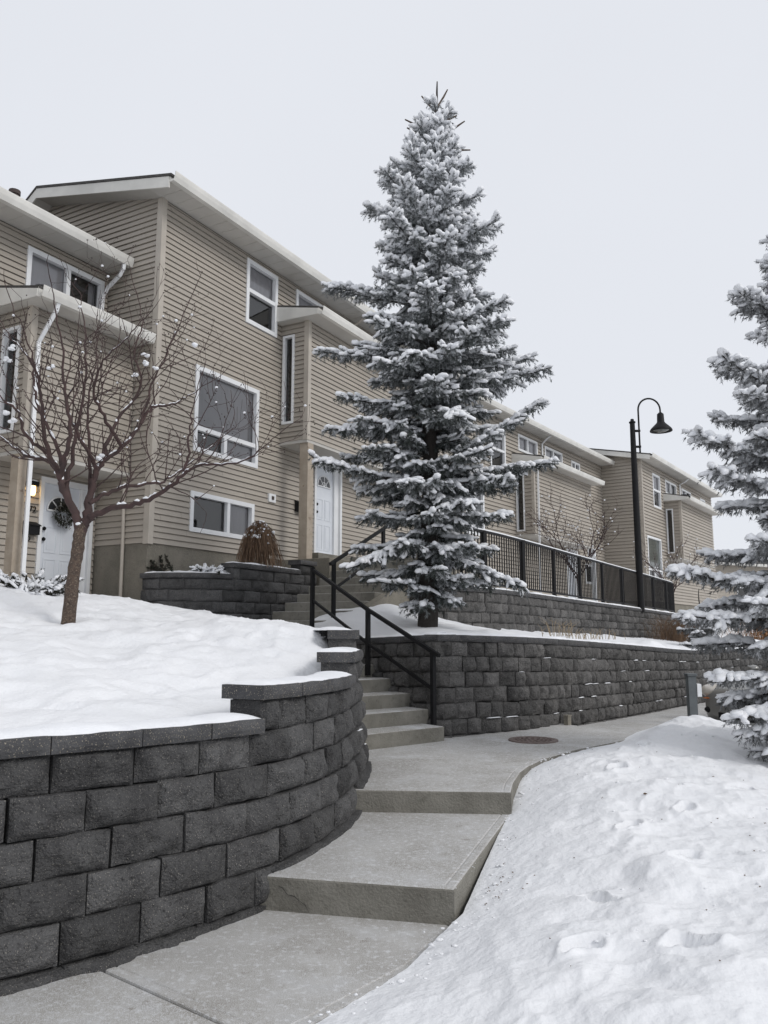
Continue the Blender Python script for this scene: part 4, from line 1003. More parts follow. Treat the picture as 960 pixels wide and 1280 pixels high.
def stamp(mb_n, mb_s, segs, nl, sw, sh, snowp, frost_z=lambda z: z * 0):
    P0 = np.array([s[0] for s in segs]); D = np.array([s[1] for s in segs]); ln = np.array([s[2] for s in segs]); top = np.array([s[3] for s in segs]); big = np.array([s[4] if len(s) > 4 else 1. for s in segs])
    D /= np.linalg.norm(D, axis=1)[:, None] + 1e-9
    S = np.cross(D, [0, 0, 1.]); bad = np.linalg.norm(S, axis=1) < .15; S[bad] = [1, 0, 0]; S /= np.linalg.norm(S, axis=1)[:, None]
    U = np.cross(S, D)
    N_ = len(segs); which = rng.integers(0, 4, N_)
    for w in range(4):
        k = np.where(which == w)[0]
        if not len(k): continue
        T = NT[w]; sc_n = nl * rng.uniform(.8, 1.15, len(k))
        V = P0[k, None] + (S[k, None] * T[None, :, :1] + U[k, None] * T[None, :, 1:2]) * sc_n[:, None, None] + D[k, None] * (T[None, :, 2:] * ln[k, None, None])
        m = len(T); q = np.arange(len(k) * m).reshape(-1, 3)
        mb_n.tris(V.reshape(-1, 3), q, np.repeat(np.clip(rng.random(len(k)) ** 2.2 * .75 + frost_z(P0[k, 2]), 0, 1), m // 3))
    k = np.where(rng.random(N_) < snowp * top)[0]
    j = rng.uniform(.75, 1.3, (len(k), len(BT), 1)); szs = rng.uniform(.7, 1.3, len(k)) * big[k] * np.interp(P0[k, 2], [5, 7.5], [1, 1.18])
    up = np.array([0, 0, 1.])
    c = P0[k] + D[k] * (ln[k] * .5)[:, None] + up * (sh * .75 * szs)[:, None] + rng.normal(0, .004, (len(k), 3))
    Tb = BT[None] * j
    V = c[:, None] + S[k, None] * Tb[..., :1] * (sw * szs)[:, None, None] + up * np.maximum(Tb[..., 1:2], -.55) * (sh * szs)[:, None, None] + D[k, None] * Tb[..., 2:] * (ln[k] * .68)[:, None, None]
    F = (BF[None] + (np.arange(len(k)) * len(BT))[:, None, None]).reshape(-1, 3)
    mb_s.tris(V.reshape(-1, 3), F)

def sph(az, el): return np.array([math.cos(az) * math.cos(el), math.sin(az) * math.cos(el), math.sin(el)])
def spruce_branch(segs, wood, p0, az, L, e0, e1, st=.07, lat=.5, frost=1., r0=.02, dens=1., hang=.0, barren=.12):
    n = max(3, int(L / st)); p = np.array(p0, float); pts = [p.copy()]; saz = az
    for i in range(n):
        f = i / n; el = e0 + (e1 - e0) * f ** 1.3 + rng.normal(0, .05); saz += rng.normal(0, .035)
        d = sph(saz, el); q = p + d * st
        if f > barren:
            segs.append((p.copy(), d, st * 1.3, min(1.5, .8 + .6 * f) * (.5 + .5 * frost), 1.25))
            for _ in range(2):
                segs.append((p.copy(), sph(rng.uniform(0, 6.28), rng.uniform(-1.3, -.5)), st * rng.uniform(.8, 1.7), 0., 1.))
        if f > barren * .8:
            for sgn in (-1, 1):
                if rng.random() > .80 * dens: continue
                ll = min(lat * (1 - f) * L * rng.uniform(.5, 1.1) + .10, .60)
                la = saz + sgn * R(rng.uniform(36, 64)); le = el * .6 + rng.normal(-.04, .14) - hang * .6 * rng.random()
                w = p.copy(); m = max(2, int(ll / st)); sf = 1.3 if rng.random() < frost * (.35 + .65 * f) else .10
                for j in range(m):
                    g_ = j / m; le2 = le - hang * .6 * g_ + rng.normal(0, .1); la += rng.normal(0, .07) - sgn * .03
                    dd = sph(la, le2)
                    segs.append((w.copy(), dd, st * 1.3, sf, 1.0))
                    segs.append((w + dd * st * .4, sph(la + rng.normal(0, .8), rng.uniform(-1.35, -.55)), st * rng.uniform(.8, 1.5), 0., 1.))
                    if j < m - 1:
                        for s2 in (-1, 1):
                            if rng.random() < .5 * dens:
                                segs.append((w + dd * st * .5, sph(la + s2 * R(rng.uniform(35, 65)), le2 + rng.normal(-.12 - hang * .5, .2)), st * rng.uniform(1.0, 1.7), sf * .75, .85))
                    w = w + dd * st
        p = q; pts.append(p.copy())
    wood.tube(np.array(pts), np.linspace(r0, .006, len(pts)), 5, caps=False)
    return p

def spruce(t, base, tip, prof, feats, nl, sw, sh, st, whorl, nmat, z_low, frost_f, per=7, lat=.5, hangf=.25, depth_r=1., fz=lambda z: z * 0):
    base = np.array(base, float); tip = np.array(tip, float); H = tip[2] - base[2]
    def cx(z): f = (z - base[2]) / H; return base + (tip - base) * f
    wood = MB(); tr = MB(); segs = []
    zs = np.linspace(0, 1, 14); tr.tube([cx(base[2] - .1 + (H + .1) * q) + np.array([rng.normal(0, .012), rng.normal(0, .012), 0]) * (q > 0) for q in zs], .145 * (H / 8.6) * (1 - zs) ** .85 + .008, 10)
    Zs = prof[:, 0]; Lr = prof[:, 1]; Rr = prof[:, 2]
    z = z_low; k = 0
    while z < tip[2] - .45:
        f = (z - base[2]) / H
        n = per if f < .85 else per - 1
        a0 = rng.uniform(0, 6.28); strong = k % 2 == 0
        for i in range(n):
            az = a0 + i * 2 * math.pi / n + rng.normal(0, .2); c_ = math.cos(az)
            zz = z + rng.uniform(-.07, .07)
            wl = (1 - c_) / 2
            rad = np.interp(zz, Zs[::-1], Lr[::-1]) * wl + np.interp(zz, Zs[::-1], Rr[::-1]) * (1 - wl)
            rad *= rng.uniform(.72, 1.12) * (1. if strong or f > .85 else .52) * depth_r
            if rad < .06: rad = .06
            e0 = np.interp(f, [0, .15, .5, .8, .93, 1], [-.38, -.12, .02, .28, .6, .95]) + rng.normal(0, .07)
            e1 = np.interp(f, [0, .15, .5, .8, 1], [-.05, .05, .12, .35, 1.0]) + rng.normal(0, .1)
            o = np.tan((e0 + e1) / 2) * rad
            p = cx(zz - o * .8)
            spruce_branch(segs, wood, p, az, rad / max(.5, math.cos((e0 + e1) / 2)), e0, e1, st, lat, frost_f(zz), max(.008, .024 * rad), hang=hangf * (1 - f), barren=.16)
        z += whorl * rng.uniform(.85, 1.15) * (1 if f < .8 else .8); k += 1
    for (tx, ty, tz, z0) in feats:
        p = cx(z0); d = np.array([tx, ty, tz]) - p; L = np.linalg.norm(d); az = math.atan2(d[1], d[0]); e = math.asin(d[2] / L)
        spruce_branch(segs, wood, p, az, L, e - .12, e + .1, st, lat * .8, 1.15, .03, hang=.2, barren=.2)
    tr.build('trunk', M['spruce_bark'], t, True)
    crown = MB(); sn_ = MB()
    stamp(crown, sn_, segs, nl, sw, sh, 1., fz)
    cr = crown.build('crown', nmat, t)
    tag(wood.build('branches', M['spruce_bark'], cr, True), kind='stuff')
    sn_.build('snow', M['snow_clump'], cr, True)
    return len(segs)

prof1 = np.array([(10.21, .02, .03), (9.90, .12, .10), (9.62, .22, .18), (9.29, .36, .26), (8.95, .52, .42), (8.56, .72, .6), (8.23, 1.0, .86), (7.94, 1.05, .98), (7.45, 1.22, 1.06), (7.07, 1.12, 1.02), (6.75, 1.2, 1.16), (6.37, 1.12, 1.28), (6.06, 1.25, 1.42), (5.75, 1.4, 1.55),
    (5.32, 1.33, 1.5), (5.08, 1.25, 1.3), (4.84, 1.35, 1.3), (4.42, 1.5, 1.22), (4.06, 1.5, 1.35), (3.77, 1.15, 1.2), (3.42, 1.12, 1.28), (3.02, 1.05, 1.28), (2.62, 1.12, 1.3), (2.39, 1.0, .95), (2.11, .45, .85), (1.83, .2, .28)])
t = thing('spruce_tree', 'tall blue spruce loaded with snow on the terrace behind the handrail', 'tree', (.61, 11.4, 1.6))
feats1 = [(-1.02, 11.1, 5.72, 5.65), (-.85, 11.2, 6.78, 6.6), (2.42, 11.1, 5.35, 5.2), (2.25, 10.9, 4.98, 3.95), (2.45, 11.2, 4.08, 3.85), (-1.08, 11.0, 4.1, 3.7), (-.9, 10.9, 4.45, 4.75), (2.3, 11.6, 5.8, 5.4), (-.55, 10.9, 2.45, 3.1), (.9, 9.95, 4.4, 4.9), (.5, 10.1, 5.3, 5.7), (1.95, 10.9, 2.2, 2.9), (.2, 10.3, 3.6, 3.7), (1.2, 10.4, 3.3, 3.5)]
n1 = spruce(t, (.61, 11.4, 1.62), (.84, 11.4, 10.15), prof1, feats1, .032, .034, .033, .085, .205, M['needle'], 2.0, lambda z: float(np.interp(z, [2, 4.5, 6, 7.5], [.55, .68, 1.0, 1.3])), per=6, fz=lambda z: np.interp(z, [2, 5, 7, 8.8], [-.06, .0, .16, .34]))
# bare leader shoots at the very top
m_ = MB(); c = np.array((.82, 11.4, 9.78))
for az, el, L in ((1.2, 1.45, .45), (.1, 1.05, .42), (3.3, .8, .40), (.2, .4, .42), (-.2, .2, .38), (3.0, .45, .36), (3.3, .3, .62), (.0, .55, .60), (3.1, .5, .62), (.3, .1, .66)):
    d_ = np.array([math.cos(az) * math.cos(el), math.sin(az) * math.cos(el), math.sin(el)]); m_.tube([c, c + d_ * L * .55, c + d_ * L * .85 + [0, 0, .02]], [.013, .016, .010], 6); c = c - [0, 0, .085]
m_.build('leader_shoots', M['bark'], t, True)

prof2 = np.array([(7.3, .05, .05), (6.7, .05, .15), (6.2, .12, .3), (5.9, .34, .42), (5.6, .5, .56), (5.3, .56, .6), (5.07, .68, .7), (4.58, .66, .85), (4.32, 1.0, 1.), (4.06, .9, 1.), (3.81, 1.05, 1.1), (3.60, 1.22, 1.15), (3.14, 1.1, 1.2), (2.81, 1.1, 1.3), (2.40, 1.25, 1.3), (2.2, 1.42, 1.3),
    (1.96, 1.25, 1.3), (1.8, 1.25, 1.3), (1.53, .95, 1.2), (1.14, 1.08, 1.1), (.95, 1.0, 1.), (.76, .8, .9), (.5, .65, .7), (.35, .5, .5)])
t = thing('spruce_tree', 'snow covered spruce cut off by the right edge, standing on the snow bank', 'tree', (4.1, 8.0, .3))
feats2 = [(2.83, 7.8, 2.24, 2.05), (2.98, 7.7, 3.60, 3.3), (2.85, 7.8, 1.82, 1.75), (3.08, 7.8, 1.2, 1.2), (3.32, 7.7, 4.35, 4.0), (3.62, 7.8, 5.07, 4.8), (3.1, 7.6, 3.2, 3.0), (3.2, 7.6, .85, 1.0), (3.35, 7.75, .62, .9), (3.5, 7.6, .50, .75), (3.3, 7.9, 1.0, 1.1), (3.6, 7.5, .72, .9)]
n2 = spruce(t, (4.12, 8.0, .25), (4.54, 8.0, 7.2), prof2, feats2, .028, .035, .032, .075, .24, M['needle_grey'], .50, lambda z: 1.2 if z > 1.75 else .5, per=5, lat=.42, hangf=.12, fz=lambda z: z * 0 + .16)
print('segments', n1, n2)

# small snowy conifer beyond the terrace
t = thing('young_spruce', 'small snowy spruce at the far end of the terrace wall', 'tree', (7.95, 20.3, 1.3))
prof3 = np.array([(2.75, .03, .03), (2.5, .18, .18), (2.0, .4, .4), (1.5, .55, .55), (1.2, .6, .6)])
spruce(t, (7.95, 20.3, 1.1), (7.95, 20.3, 2.7), prof3, [], .04, .05, .03, .09, .2, M['needle_grey'], 1.3, lambda z: 1.0, per=6)

# ------------------------------------------------------------------ bare trees
def grow(mb, p, d, L, r, lev, tips, up=.35, st=.07):
    n = max(3, int(L / st)); pts = [p.copy()]; d = d / np.linalg.norm(d)
    for i in range(n):
        d = d + rng.normal(0, .11, 3) + np.array([0, 0, up * .12]); d /= np.linalg.norm(d)
        p = p + d * st; pts.append(p.copy())
        if lev > 0 and i > 1 and rng.random() < (.42 if lev > 1 else .30):
            s_ = np.cross(d, rng.normal(0, 1, 3)); s_ /= np.linalg.norm(s_)
            grow(mb, p.copy(), d * .75 + s_ * .75 + np.array([0, 0, .15]), L * rng.uniform(.35, .65) * (1 - i / n * .4), r * .6, lev - 1, tips, up)
        if rng.random() < .12: tips.append((p.copy(), 'b'))
    tips.append((p.copy(), 't'))
    mb.tube(np.array(pts), np.linspace(r, max(.0018, r * .4), len(pts)), 4 if r < .012 else 6, caps=False)

def smoothp(pts, n=6):
    P_ = np.array(pts, float); q = np.vstack([2 * P_[0] - P_[1], P_, 2 * P_[-1] - P_[-2]]); out = []
    for i in range(1, len(q) - 2):
        for t_ in np.linspace(0, 1, n, endpoint=False):
            a, b, c, d = q[i - 1:i + 3]; out.append(.5 * (2 * b + (c - a) * t_ + (2 * a - 5 * b + 4 * c - d) * t_ * t_ + (3 * b - a - 3 * c + d) * t_ ** 3))
    out.append(P_[-1]); return np.array(out)

t = thing('crabapple_tree', 'bare crabapple tree with leaning trunk and snow flecks on the left lawn', 'tree', (-3.13, 8.0, 1.65))
trunk = [(-3.14, 8.0, 1.55), (-3.11, 8.0, 2.04), (-3.08, 8.0, 2.40), (-3.06, 8.0, 2.62), (-3.04, 8.0, 2.70)]
limbs = dict(
 a=([(-3.06,8.00,2.58), (-3.12,7.98,2.80), (-3.21,7.90,3.02), (-3.25,7.85,3.17), (-3.35,7.80,3.38), (-3.39,7.70,3.73), (-3.41,7.65,4.04), (-3.53,7.60,4.43), (-3.70,7.50,4.88)], .046),
 b=([(-3.05,8.00,2.58), (-3.01,8.02,2.75), (-3.02,8.10,2.99), (-2.99,8.15,3.23), (-2.96,8.20,3.35), (-2.80,8.30,3.54), (-2.63,8.40,3.83), (-2.54,8.45,4.29), (-2.35,8.50,4.82), (-2.15,8.60,5.45)], .046),
 c=([(-3.03,8.00,2.68), (-2.92,7.95,2.76), (-2.72,7.90,2.83), (-2.41,7.80,2.87), (-2.13,7.70,2.98), (-1.95,7.60,3.10), (-1.79,7.55,3.19), (-1.44,7.45,3.19), (-1.21,7.40,3.28), (-1.01,7.30,3.42)], .034),
 d=([(-3.01,8.05,2.90), (-2.91,8.20,3.02), (-2.69,8.40,3.15), (-2.45,8.60,3.23), (-2.30,8.75,3.37), (-1.99,8.90,3.68), (-1.76,9.00,3.99)], .022),
 e=([(-3.25,7.85,3.17), (-3.41,8.00,3.33), (-3.69,8.20,3.42), (-3.96,8.40,3.56), (-4.23,8.60,3.74), (-4.53,8.70,4.00)], .024),
 f=([(-3.24,7.87,3.14), (-3.12,7.70,3.40), (-3.06,7.60,3.62), (-3.10,7.50,3.91), (-3.10,7.40,4.28), (-3.16,7.30,4.68), (-3.17,7.20,4.90)], .024),
 g=([(-3.20,7.91,2.98), (-3.22,8.10,3.49), (-3.23,8.30,4.07), (-3.26,8.40,4.64), (-3.36,8.50,5.10), (-3.45,8.60,5.42)], .022),
 h=([(-2.98,8.17,3.26), (-3.05,8.00,3.47), (-3.12,7.90,3.61), (-3.18,7.80,3.88), (-3.05,7.70,4.14), (-3.05,7.60,4.52)], .02),
 i=([(-2.96,8.20,3.35), (-2.96,8.40,3.65), (-2.92,8.60,3.97), (-2.77,8.80,4.40), (-2.90,8.90,4.82), (-2.85,9.00,5.25), (-3.03,9.10,5.80)], .022),
 j=([(-3.35,7.80,3.37), (-3.52,7.70,3.52), (-3.61,7.60,3.76), (-3.68,7.50,3.83), (-3.84,7.40,4.04)], .018),
 k=([(-3.16,7.95,2.90), (-3.47,8.30,3.54), (-3.87,8.60,4.16), (-3.98,8.70,4.61), (-4.23,8.80,4.88), (-4.48,8.90,5.21)], .022),
 l=([(-2.79,8.30,3.56), (-2.92,8.10,3.84), (-3.00,8.00,4.06), (-2.88,7.90,4.37), (-2.61,7.80,4.59), (-2.39,7.70,4.77)], .017),
 m=([(-2.63,8.40,3.83), (-2.54,8.50,4.04), (-2.35,8.60,4.11), (-2.20,8.70,4.23), (-1.99,8.80,4.42)], .016),
 n=([(-3.02,8.10,2.99), (-3.13,8.30,3.54), (-3.25,8.50,4.13), (-3.26,8.70,4.65), (-3.32,8.80,5.17)], .018),
 o=([(-1.94,7.60,3.12), (-1.90,7.60,3.38), (-1.88,7.60,3.70), (-1.83,7.60,4.02)], .012))
m_ = MB(); tp = smoothp(trunk, 6); m_.tube(tp + rng.normal(0, .003, tp.shape), np.linspace(.068, .054, len(tp)) * (1 + .06 * rng.normal(0, 1, len(tp)).clip(-1, 1)), 12); m_.build('trunk', M['bark'], t, True)
m_ = MB(); tw = MB(); tips = []; sn_ = MB()
for nm, (pts, r_) in limbs.items():
    q = smoothp(pts, 6); q[3:-1] += rng.normal(0, .008, q[3:-1].shape); n = len(q)
    rr = r_ * .98 * (1 - np.linspace(0, 1, n)) ** 1.25 + .004
    m_.tube(q, rr, 8, caps=False)
    for i in range(int(n * .25), n - 1):
        if rng.random() < .33:
            d_ = q[i + 1] - q[i]; d_ /= np.linalg.norm(d_); s_ = np.cross(d_, rng.normal(0, 1, 3)); s_ /= np.linalg.norm(s_)
            grow(tw, q[i].copy(), d_ * .5 + s_ * .7 + np.array([0, 0, .45]), rng.uniform(.3, .85), min(.008, rr[i] * .6), 2, tips, up=.5)
        flat = abs(q[i + 1][2] - q[i][2]) / np.linalg.norm(q[i + 1] - q[i])
        if flat < .8 and rr[i] > .006 and rng.random() < .75:
            d_ = (q[i + 1] - q[i]); sn_.tube([q[i] + [0, 0, rr[i] * .8], (q[i] + q[i + 1]) / 2 + [0, 0, rr[i] * 1.15], q[i + 1] + [0, 0, rr[i] * .8]], [rr[i] * .45, rr[i] * .75, rr[i] * .5], 6)
    grow(tw, q[-1].copy(), q[-1] - q[-2], .35, .005, 2, tips, up=.4)
m_.build('limbs', M['twig'], t, True)
tw.build('twigs', M['twig'], t, True)
be = MB()
for p, k in tips:
    if rng.random() < .55:
        for _ in range(int(rng.integers(1, 3))): be.ellip(p + rng.normal(0, .014, 3) - [0, 0, .008], (.0065, .0065, .0065), 5, 4)
tag(be.build('berries', M['berry'], t, True), kind='stuff')
for p, k in tips:
    if rng.random() < .06:
        r_ = rng.uniform(.007, .015); sn_.ellip(p + [0, 0, r_ * .6], (r_ * 1.2, r_ * 1.2, r_ * .9), 6, 4, jit=.12)
for p in [(-3.25,7.85,3.2), (-3.05,7.97,2.7), (-2.96,8.18,3.40), (-2.62,8.37,4.6), (-2.58,8.37,4.5), (-2.5,8.4,4.45), (-2.68,8.4,4.38), (-3.62,7.5,4.35), (-3.7,7.55,4.25), (-4.0,8.2,3.9), (-3.95,8.3,3.84), (-2.95,8.3,3.05), (-2.1,8.5,4.75), (-3.3,7.6,4.2)]:
    for _ in range(3):
        r_ = rng.uniform(.014, .028); sn_.ellip(np.array(p) + rng.normal(0, .016, 3), (r_ * 1.3, r_, r_ * .8), 8, 6, jit=.1)
tag(sn_.build('snow', M['snow_clump'], t, True), kind='stuff')

def bare_tree(label, base, H, spread, seed, n=7):
    global rng
    rng = np.random.default_rng(seed)
    t = thing('bare_tree', label, 'tree', base)
    b = np.array(base, float); m_ = MB(); tw = MB(); tips = []
    hf = b + [0, 0, H * .3]; m_.tube([b - [0, 0, .1], b + [.02, 0, H * .15], hf], [.055, .05, .045], 8, caps=False)
    for k in range(n):
        an = k * 2 * math.pi / n + rng.normal(0, .3); d_ = np.array([math.cos(an) * spread, math.sin(an) * spread, 1.])
        grow(tw, hf - [0, 0, rng.uniform(0, .2)], d_, H * .62, .018, 3, tips, up=.35, st=.14)
    m_.build('trunk', M['twig'], t, True); tw.build('branches', M['twig'], t, True)
    sn_ = MB()
    for p, k in tips[::9]: sn_.ellip(p, (.03, .03, .022), 6, 4, jit=.1)
    sn_.build('snow', M['snow_clump'], t, True)
bare_tree('small bare tree behind the fence, left of the lamp post', (6.07, 25.0, 2.2), 3.9, .75, 5)
bare_tree('bare shrubby tree behind the fence end, by the far bay window', (10.9, 30.5, 2.1), 3.3, .6, 8)

# ------------------------------------------------------------------ shrubs
rng = np.random.default_rng(99)
t = thing('weeping_shrub', 'brown dome shaped weeping shrub with snow beside the basement window', 'shrub', (-2.12, 13.7, 2.7))
m_ = MB(); sn_ = MB(); c = np.array((-2.2, 14.0, 2.68))
for k in range(620):
    an = rng.uniform(0, 6.28); rr = rng.uniform(.10, .38) * (1 + .1 * math.sin(an * 3)); h_ = rng.uniform(.68, .86); q = []
    le = rng.uniform(.7, 1.0)
    for f in np.linspace(0, le, 7): q.append(c + [math.cos(an) * rr * (.42 + .8 * f) * f ** .25, math.sin(an) * rr * (.42 + .8 * f) * f ** .25, h_ * (1 - f ** 2.3)])
    q = np.array(q) + rng.normal(0, .013, (7, 3)); m_.tube(q, .0045, 3, caps=False, tint=rng.random())
    if rng.random() < .42: f = rng.uniform(.1, .8); i = int(f * 6); r2 = rng.uniform(.012, .034); sn_.ellip(q[i] + [0, 0, .006], (r2, r2, r2 * .8), 6, 4, jit=.25)
tag(m_.build('hanging_branches', M['weep'], t), kind='stuff'); tag(sn_.build('snow', M['snow_clump'], t, True), kind='stuff')
m_ = MB(); m_.tube([c - [0, 0, .1], c + [0, 0, .75]], [.04, .03], 7); m_.build('stem', M['bark'], t)

def juniper(label, base, dirs, r_=.03, name='juniper_shrub', snow=.5):
    t = thing(name, label, 'shrub', base)
    segs = []; wood = MB(); b = np.array(base, float)
    for an, el, L in dirs:
        p = b + [rng.normal(0, .06), rng.normal(0, .05), 0]; n = int(L / .05)
        d_ = np.array([math.cos(an) * math.cos(el), math.sin(an) * math.cos(el), math.sin(el)])
        wood.tube([p, p + d_ * L], [.01, .004], 4, caps=False)
        for i in range(n):
            f = i / n; pp = p + d_ * L * f
            segs.append((pp, d_ + rng.normal(0, .15, 3), .07, snow))
            for s_ in range(3):
                dd = d_ + rng.normal(0, .55, 3); segs.append((pp, dd, rng.uniform(.05, .12) * (1.3 - f), snow * .8))
    cr = MB(); sn_ = MB(); stamp(cr, sn_, segs, r_, .034, .022, 1.); f_ = cr.build('foliage', M['juniper'], t); wood.build('branches', M['bark'], f_)
    if sn_.n: sn_.build('snow', M['snow_clump'], t, True)
juniper('snow dusted spreading juniper below the door numbered 72', (-4.25, 9.7, 2.05), [(rng.uniform(-.4, 3.6), rng.uniform(.1, .75), rng.uniform(.3, .62)) for _ in range(26)], .03, snow=.5)
juniper('dark leaning evergreen sprigs at the left end of the planter', (-3.55, 13.0, 2.52), [(2.9, .6, .42), (2.7, .5, .38), (2.8, .75, .4), (3.1, .4, .36), (2.2, .95, .42), (2.4, .9, .45)], .028, snow=0.)
juniper('low snow covered juniper in the middle of the planter', (-2.85, 13.15, 2.56), [(rng.uniform(0, 6.28), rng.uniform(.02, .3), rng.uniform(.2, .42)) for _ in range(22)], .028, snow=.95)

def grass(label, base, n, hgt, spread, mat='grass', name='grass_clump'):
    t = thing(name, label, 'grass' if mat == 'grass' else 'shrub', base); m_ = MB(); b = np.array(base, float)
    for k in range(n):
        p = b + [rng.normal(0, spread[0]), rng.normal(0, spread[1]), -.02]; an = rng.uniform(0, 6.28); ln = hgt * rng.uniform(.4, 1.1); be_ = rng.uniform(.15, .8)
        q = [p, p + [math.cos(an) * ln * be_ * .3, math.sin(an) * ln * be_ * .3, ln * .6], p + [math.cos(an) * ln * be_, math.sin(an) * ln * be_, ln * .85]]
        m_.tube(q, [.005, .004, .0015], 3, caps=False, tint=rng.random())
    tag(m_.build('blades', M[mat], t), kind='stuff')
grass('dry yellow grass tuft on the terrace nearest the spruce', (2.95, 13.6, 1.56), 26, .36, (.13, .2))
grass('dry pale grass spread along the foot of the upper wall', (3.75, 15.2, 1.50), 60, .24, (.3, .42))
grass('rust brown shrub at the far right behind the spruce', (11.4, 23.6, 1.3), 700, 1.3, (.5, .4), 'rust', 'rusty_shrub')
grass('dark twiggy bush at the far end of the upper wall', (8.4, 23.2, 1.35), 500, .9, (.35, .5), 'leaf', 'twiggy_bush')
grass('tuft of dry grass at the corner of the first broad step', (.47, 4.74, .0), 60, .06, (.03, .03))

# leaf litter on the bank
bk_z = lambda x, y: float(zbank(np.array([x]), np.array([y]), np.array([1.]))[0])
def scrap(m_, x, y, s_):
    z = bk_z(x, y) + .004; an = rng.uniform(0, 6.28); n = 7
    rim = [(x + math.cos(an + q) * s_ * (1 if i % 2 else .7), y + math.sin(an + q) * s_ * .6, z + rng.uniform(0, s_ * .5)) for i, q in enumerate(np.arange(n) * 6.283 / n)]
    m_.tris([(x, y, z + s_ * .3)] + rim + [(x, y, z - .003)], [(0, i + 1, (i + 1) % n + 1) for i in range(n)] + [(n + 1, (i + 1) % n + 1, i + 1) for i in range(n)])
for (x, y), lb in (((2.18, 6.75), 'curled brown leaf in a hollow high on the right snow bank'), ((1.93, 6.15), 'upright brown leaf scrap in the middle of the snow bank'), ((2.33, 4.72), 'broad brown leaf lying right of centre on the snow bank'), ((2.62, 5.3), 'small dark leaf scrap near the right edge of the snow bank')):
    m_ = MB(); scrap(m_, x, y, rng.uniform(.018, .026)); tag(m_.build('dead_leaf', M['leaf']), lb, 'leaf')
m_ = MB()
for k in range(150):
    x, y = (rng.uniform(.7, 3.4), rng.uniform(3.4, 8.5)) if k > 70 else (.5 + .33 * (q_ := rng.uniform(0, 1) ** 1.5 * 5.2) * .62 + abs(rng.normal(0, .10)) + .05, 4.75 + q_ * .8)
    scrap(m_, x, y, rng.uniform(.003, .009))
tag(m_.build('leaf_litter', M['leaf']), 'tiny dark specks of leaf litter scattered over the snow bank', 'litter', kind='stuff')

# ------------------------------------------------------------------ utility post and car
t = thing('outlet_post', 'short grey post with a small white outlet box, in front of the parked car', 'post', (4.70, 12.5, .0))
m_ = MB(); m_.prism([(4.64, 12.44), (4.76, 12.44), (4.76, 12.56), (4.64, 12.56)], 0, .95, .008); m_.build('post_body', M['grey_post'], t)
m_ = MB(); m_.prism([(4.625, 12.425), (4.775, 12.425), (4.775, 12.575), (4.625, 12.575)], .95, .985, .006); m_.build('post_cap', M['grey_post'], t)
m_ = MB(); m_.prism([(4.765, 12.43), (4.83, 12.43), (4.83, 12.55), (4.765, 12.55)], .64, .83, .012); m_.build('outlet_box', M['white'], t)

ca = R(-112)    # heading azimuth of the parked car
hx, hy = math.sin(ca), math.cos(ca); lx, ly = -hy, hx      # left of heading
F0 = np.array([5.56, 12.95])                                # middle of the front bumper
def PC(x, y, z):      # x back from the nose, y to the car's left, z up
    return (F0[0] - hx * x + lx * y, F0[1] - hy * x + ly * y, z - .05)
t = thing('parked_car', 'grey car with snow on its bonnet, parked behind the right spruce', 'car', PC(2.2, 0, 0), 0)
stn = [0, .04, .15, .35, .8, 1.15, 1.5, 2.0, 2.6, 3.2, 3.7, 4.1, 4.4, 4.48]
hw = [.55, .70, .80, .85, .87, .88, .88, .88, .88, .87, .86, .83, .75, .60]
zl = [.30, .22, .20, .20, .20, .20, .20, .20, .20, .20, .20, .22, .28, .40]
zh = [.66, .73, .80, .86, .91, .93, .97, .99, 1.0, 1.01, 1.03, 1.02, .98, .80]
V = []
for x, w, a_, b_ in zip(stn, hw, zl, zh):
    mid = (a_ + b_) / 2
    V.append([PC(x, y, z) for y, z in ((-w * .9, a_), (-w, a_ + .08), (-w * 1.02, mid), (-w * .98, b_ - .10), (-w * .86, b_ - .02), (-w * .4, b_ + .02), (0, b_ + .025), (w * .4, b_ + .02), (w * .86, b_ - .02), (w * .98, b_ - .10), (w * 1.02, mid), (w, a_ + .08), (w * .9, a_), (0, a_ - .02))])
V = np.array(V); m_ = MB(); m_.grid(V, closed=True)
for e, fl in ((0, 0), (-1, 1)):
    q = m_.addv(V[e]); f_ = [q + i for i in range(14)]; m_.fn.append(f_[::-1] if fl else f_)
body = m_.build('body', M['car'], t, True)
sd = body.modifiers.new('round', 'SUBSURF'); sd.levels = sd.render_levels = 1
G = [(1.25, .78, .96), (1.95, .62, 1.40), (2.4, .60, 1.46), (3.0, .60, 1.45), (3.6, .62, 1.36), (4.15, .74, 1.02)]
V = np.array([[PC(x, y, z) for y, z in ((-.80, .95), (-w, zt_ - .04 if zt_ > 1.1 else .97), (-w * .5, zt_), (w * .5, zt_), (w, zt_ - .04 if zt_ > 1.1 else .97), (.80, .95))] for x, w, zt_ in G])
m_ = MB(); m_.grid(V); m_.build('cabin_glass', M['glass_dark'], t, True)
m_ = MB(); m_.grid(np.array([[PC(x, y * w, z + .015) for y in (-1, -.5, 0, .5, 1)] for x, w, z in ((1.9, .6, 1.40), (2.4, .6, 1.47), (3.0, .6, 1.46), (3.6, .6, 1.37))])); m_.build('roof_panel', M['car'], t, True)
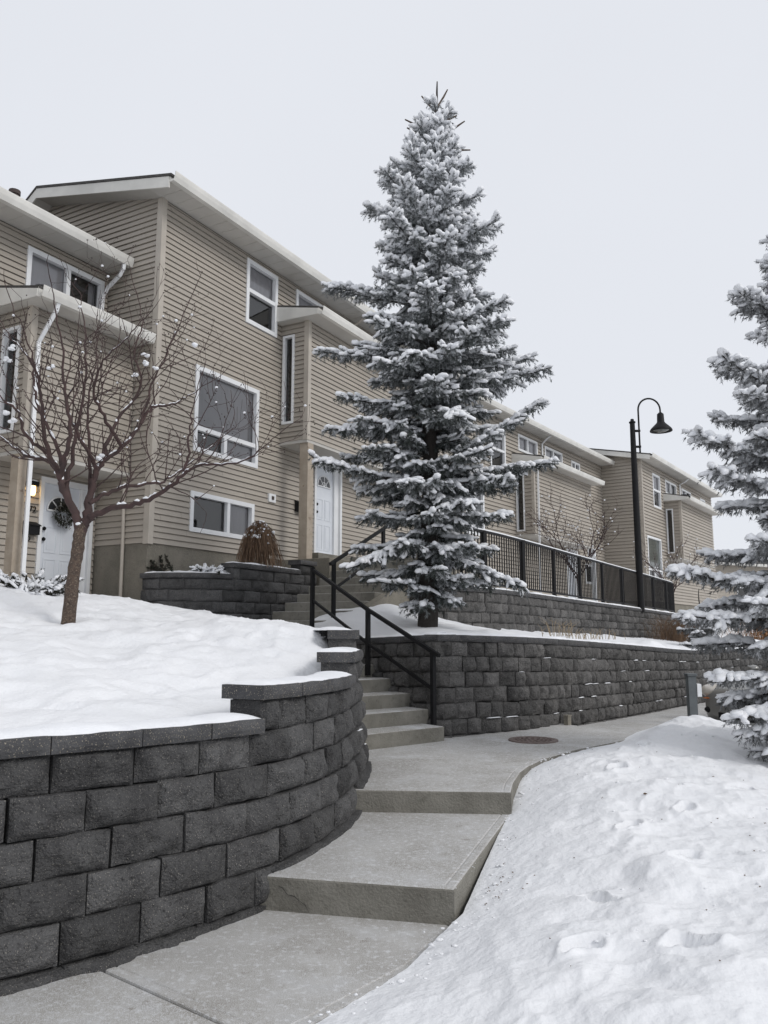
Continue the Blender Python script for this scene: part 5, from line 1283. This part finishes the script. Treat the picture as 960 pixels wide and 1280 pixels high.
for s_ in (-1, 1):
    m_ = MB(); m_.ellip(PC(.22, s_ * .66, .70), (.24, .22, .12), 14, 8)
    o_ = m_.build('headlight', M['lens'], t, True)
    m_ = MB(); m_.ellip(PC(.10, s_ * .62, .585), (.14, .10, .02), 10, 6); m_.build('turn_signal', M['amber'], o_, True)
    m_ = MB(); m_.ellip(PC(.06, s_ * .62, .40), (.09, .09, .055), 12, 6); m_.build('fog_light', M['black'], t, True)
    for x in (.85, 3.55):
        a_ = np.arange(22) * 2 * math.pi / 22
        m_ = MB(); V = np.array([[PC(x + r_ * math.cos(q), s_ * y, .31 + r_ * math.sin(q)) for q in a_] for r_, y in ((.20, .89), (.29, .90), (.315, .87), (.315, .70), (.2, .68))]); m_.grid(V, closed=True); o_ = m_.build('wheel', M['tyre'], t, True)
        m_ = MB(); V = np.array([[PC(x + r_ * math.cos(q), s_ * y, .31 + r_ * math.sin(q)) for q in a_] for r_, y in ((.001, .875), (.06, .885), (.17, .87), (.205, .895))]); m_.grid(V, closed=True); m_.build('rim', M['rim'], o_, True)
    m_ = MB(); m_.ellip(PC(1.45, s_ * .98, 1.02), (.10, .10, .07)); m_.build('mirror', M['car'], t, True)
m_ = MB(); m_.box(PC, (-.03, -.34, .50), (.05, .34, .62)); m_.build('grille', M['black'], t)
m_ = MB(); m_.box(PC, (-.02, -.36, .28), (.06, .36, .38)); m_.build('lower_grille', M['black'], t)
def hood_snow(x0, x1, w, zf_, th):
    m_ = MB(); xs_ = np.linspace(x0, x1, 24); ys_ = np.linspace(-w, w, 24)
    X, Y = np.meshgrid(xs_, ys_, indexing='ij'); ed_ = np.minimum(np.minimum(X - x0, x1 - X) / .12, np.minimum(Y + w, w - Y) / .12).clip(0, 1) ** .5
    Z = zf_(X) + th * ed_ * (1 + .3 * fbm(X * 4, Y * 4, seed=2)) - .01
    V = np.array([[PC(X[i, j], Y[i, j], Z[i, j]) for j in range(24)] for i in range(24)]); m_.grid(V); m_.build('snow', M['snow_clump'], t, True)
hood_snow(.30, 1.3, .70, lambda x: np.interp(x, stn, np.array(zh)) + .0, .055)
hood_snow(1.95, 3.5, .58, lambda x: np.interp(x, [1.9, 2.4, 3.0, 3.6], [1.41, 1.48, 1.47, 1.38]), .07)
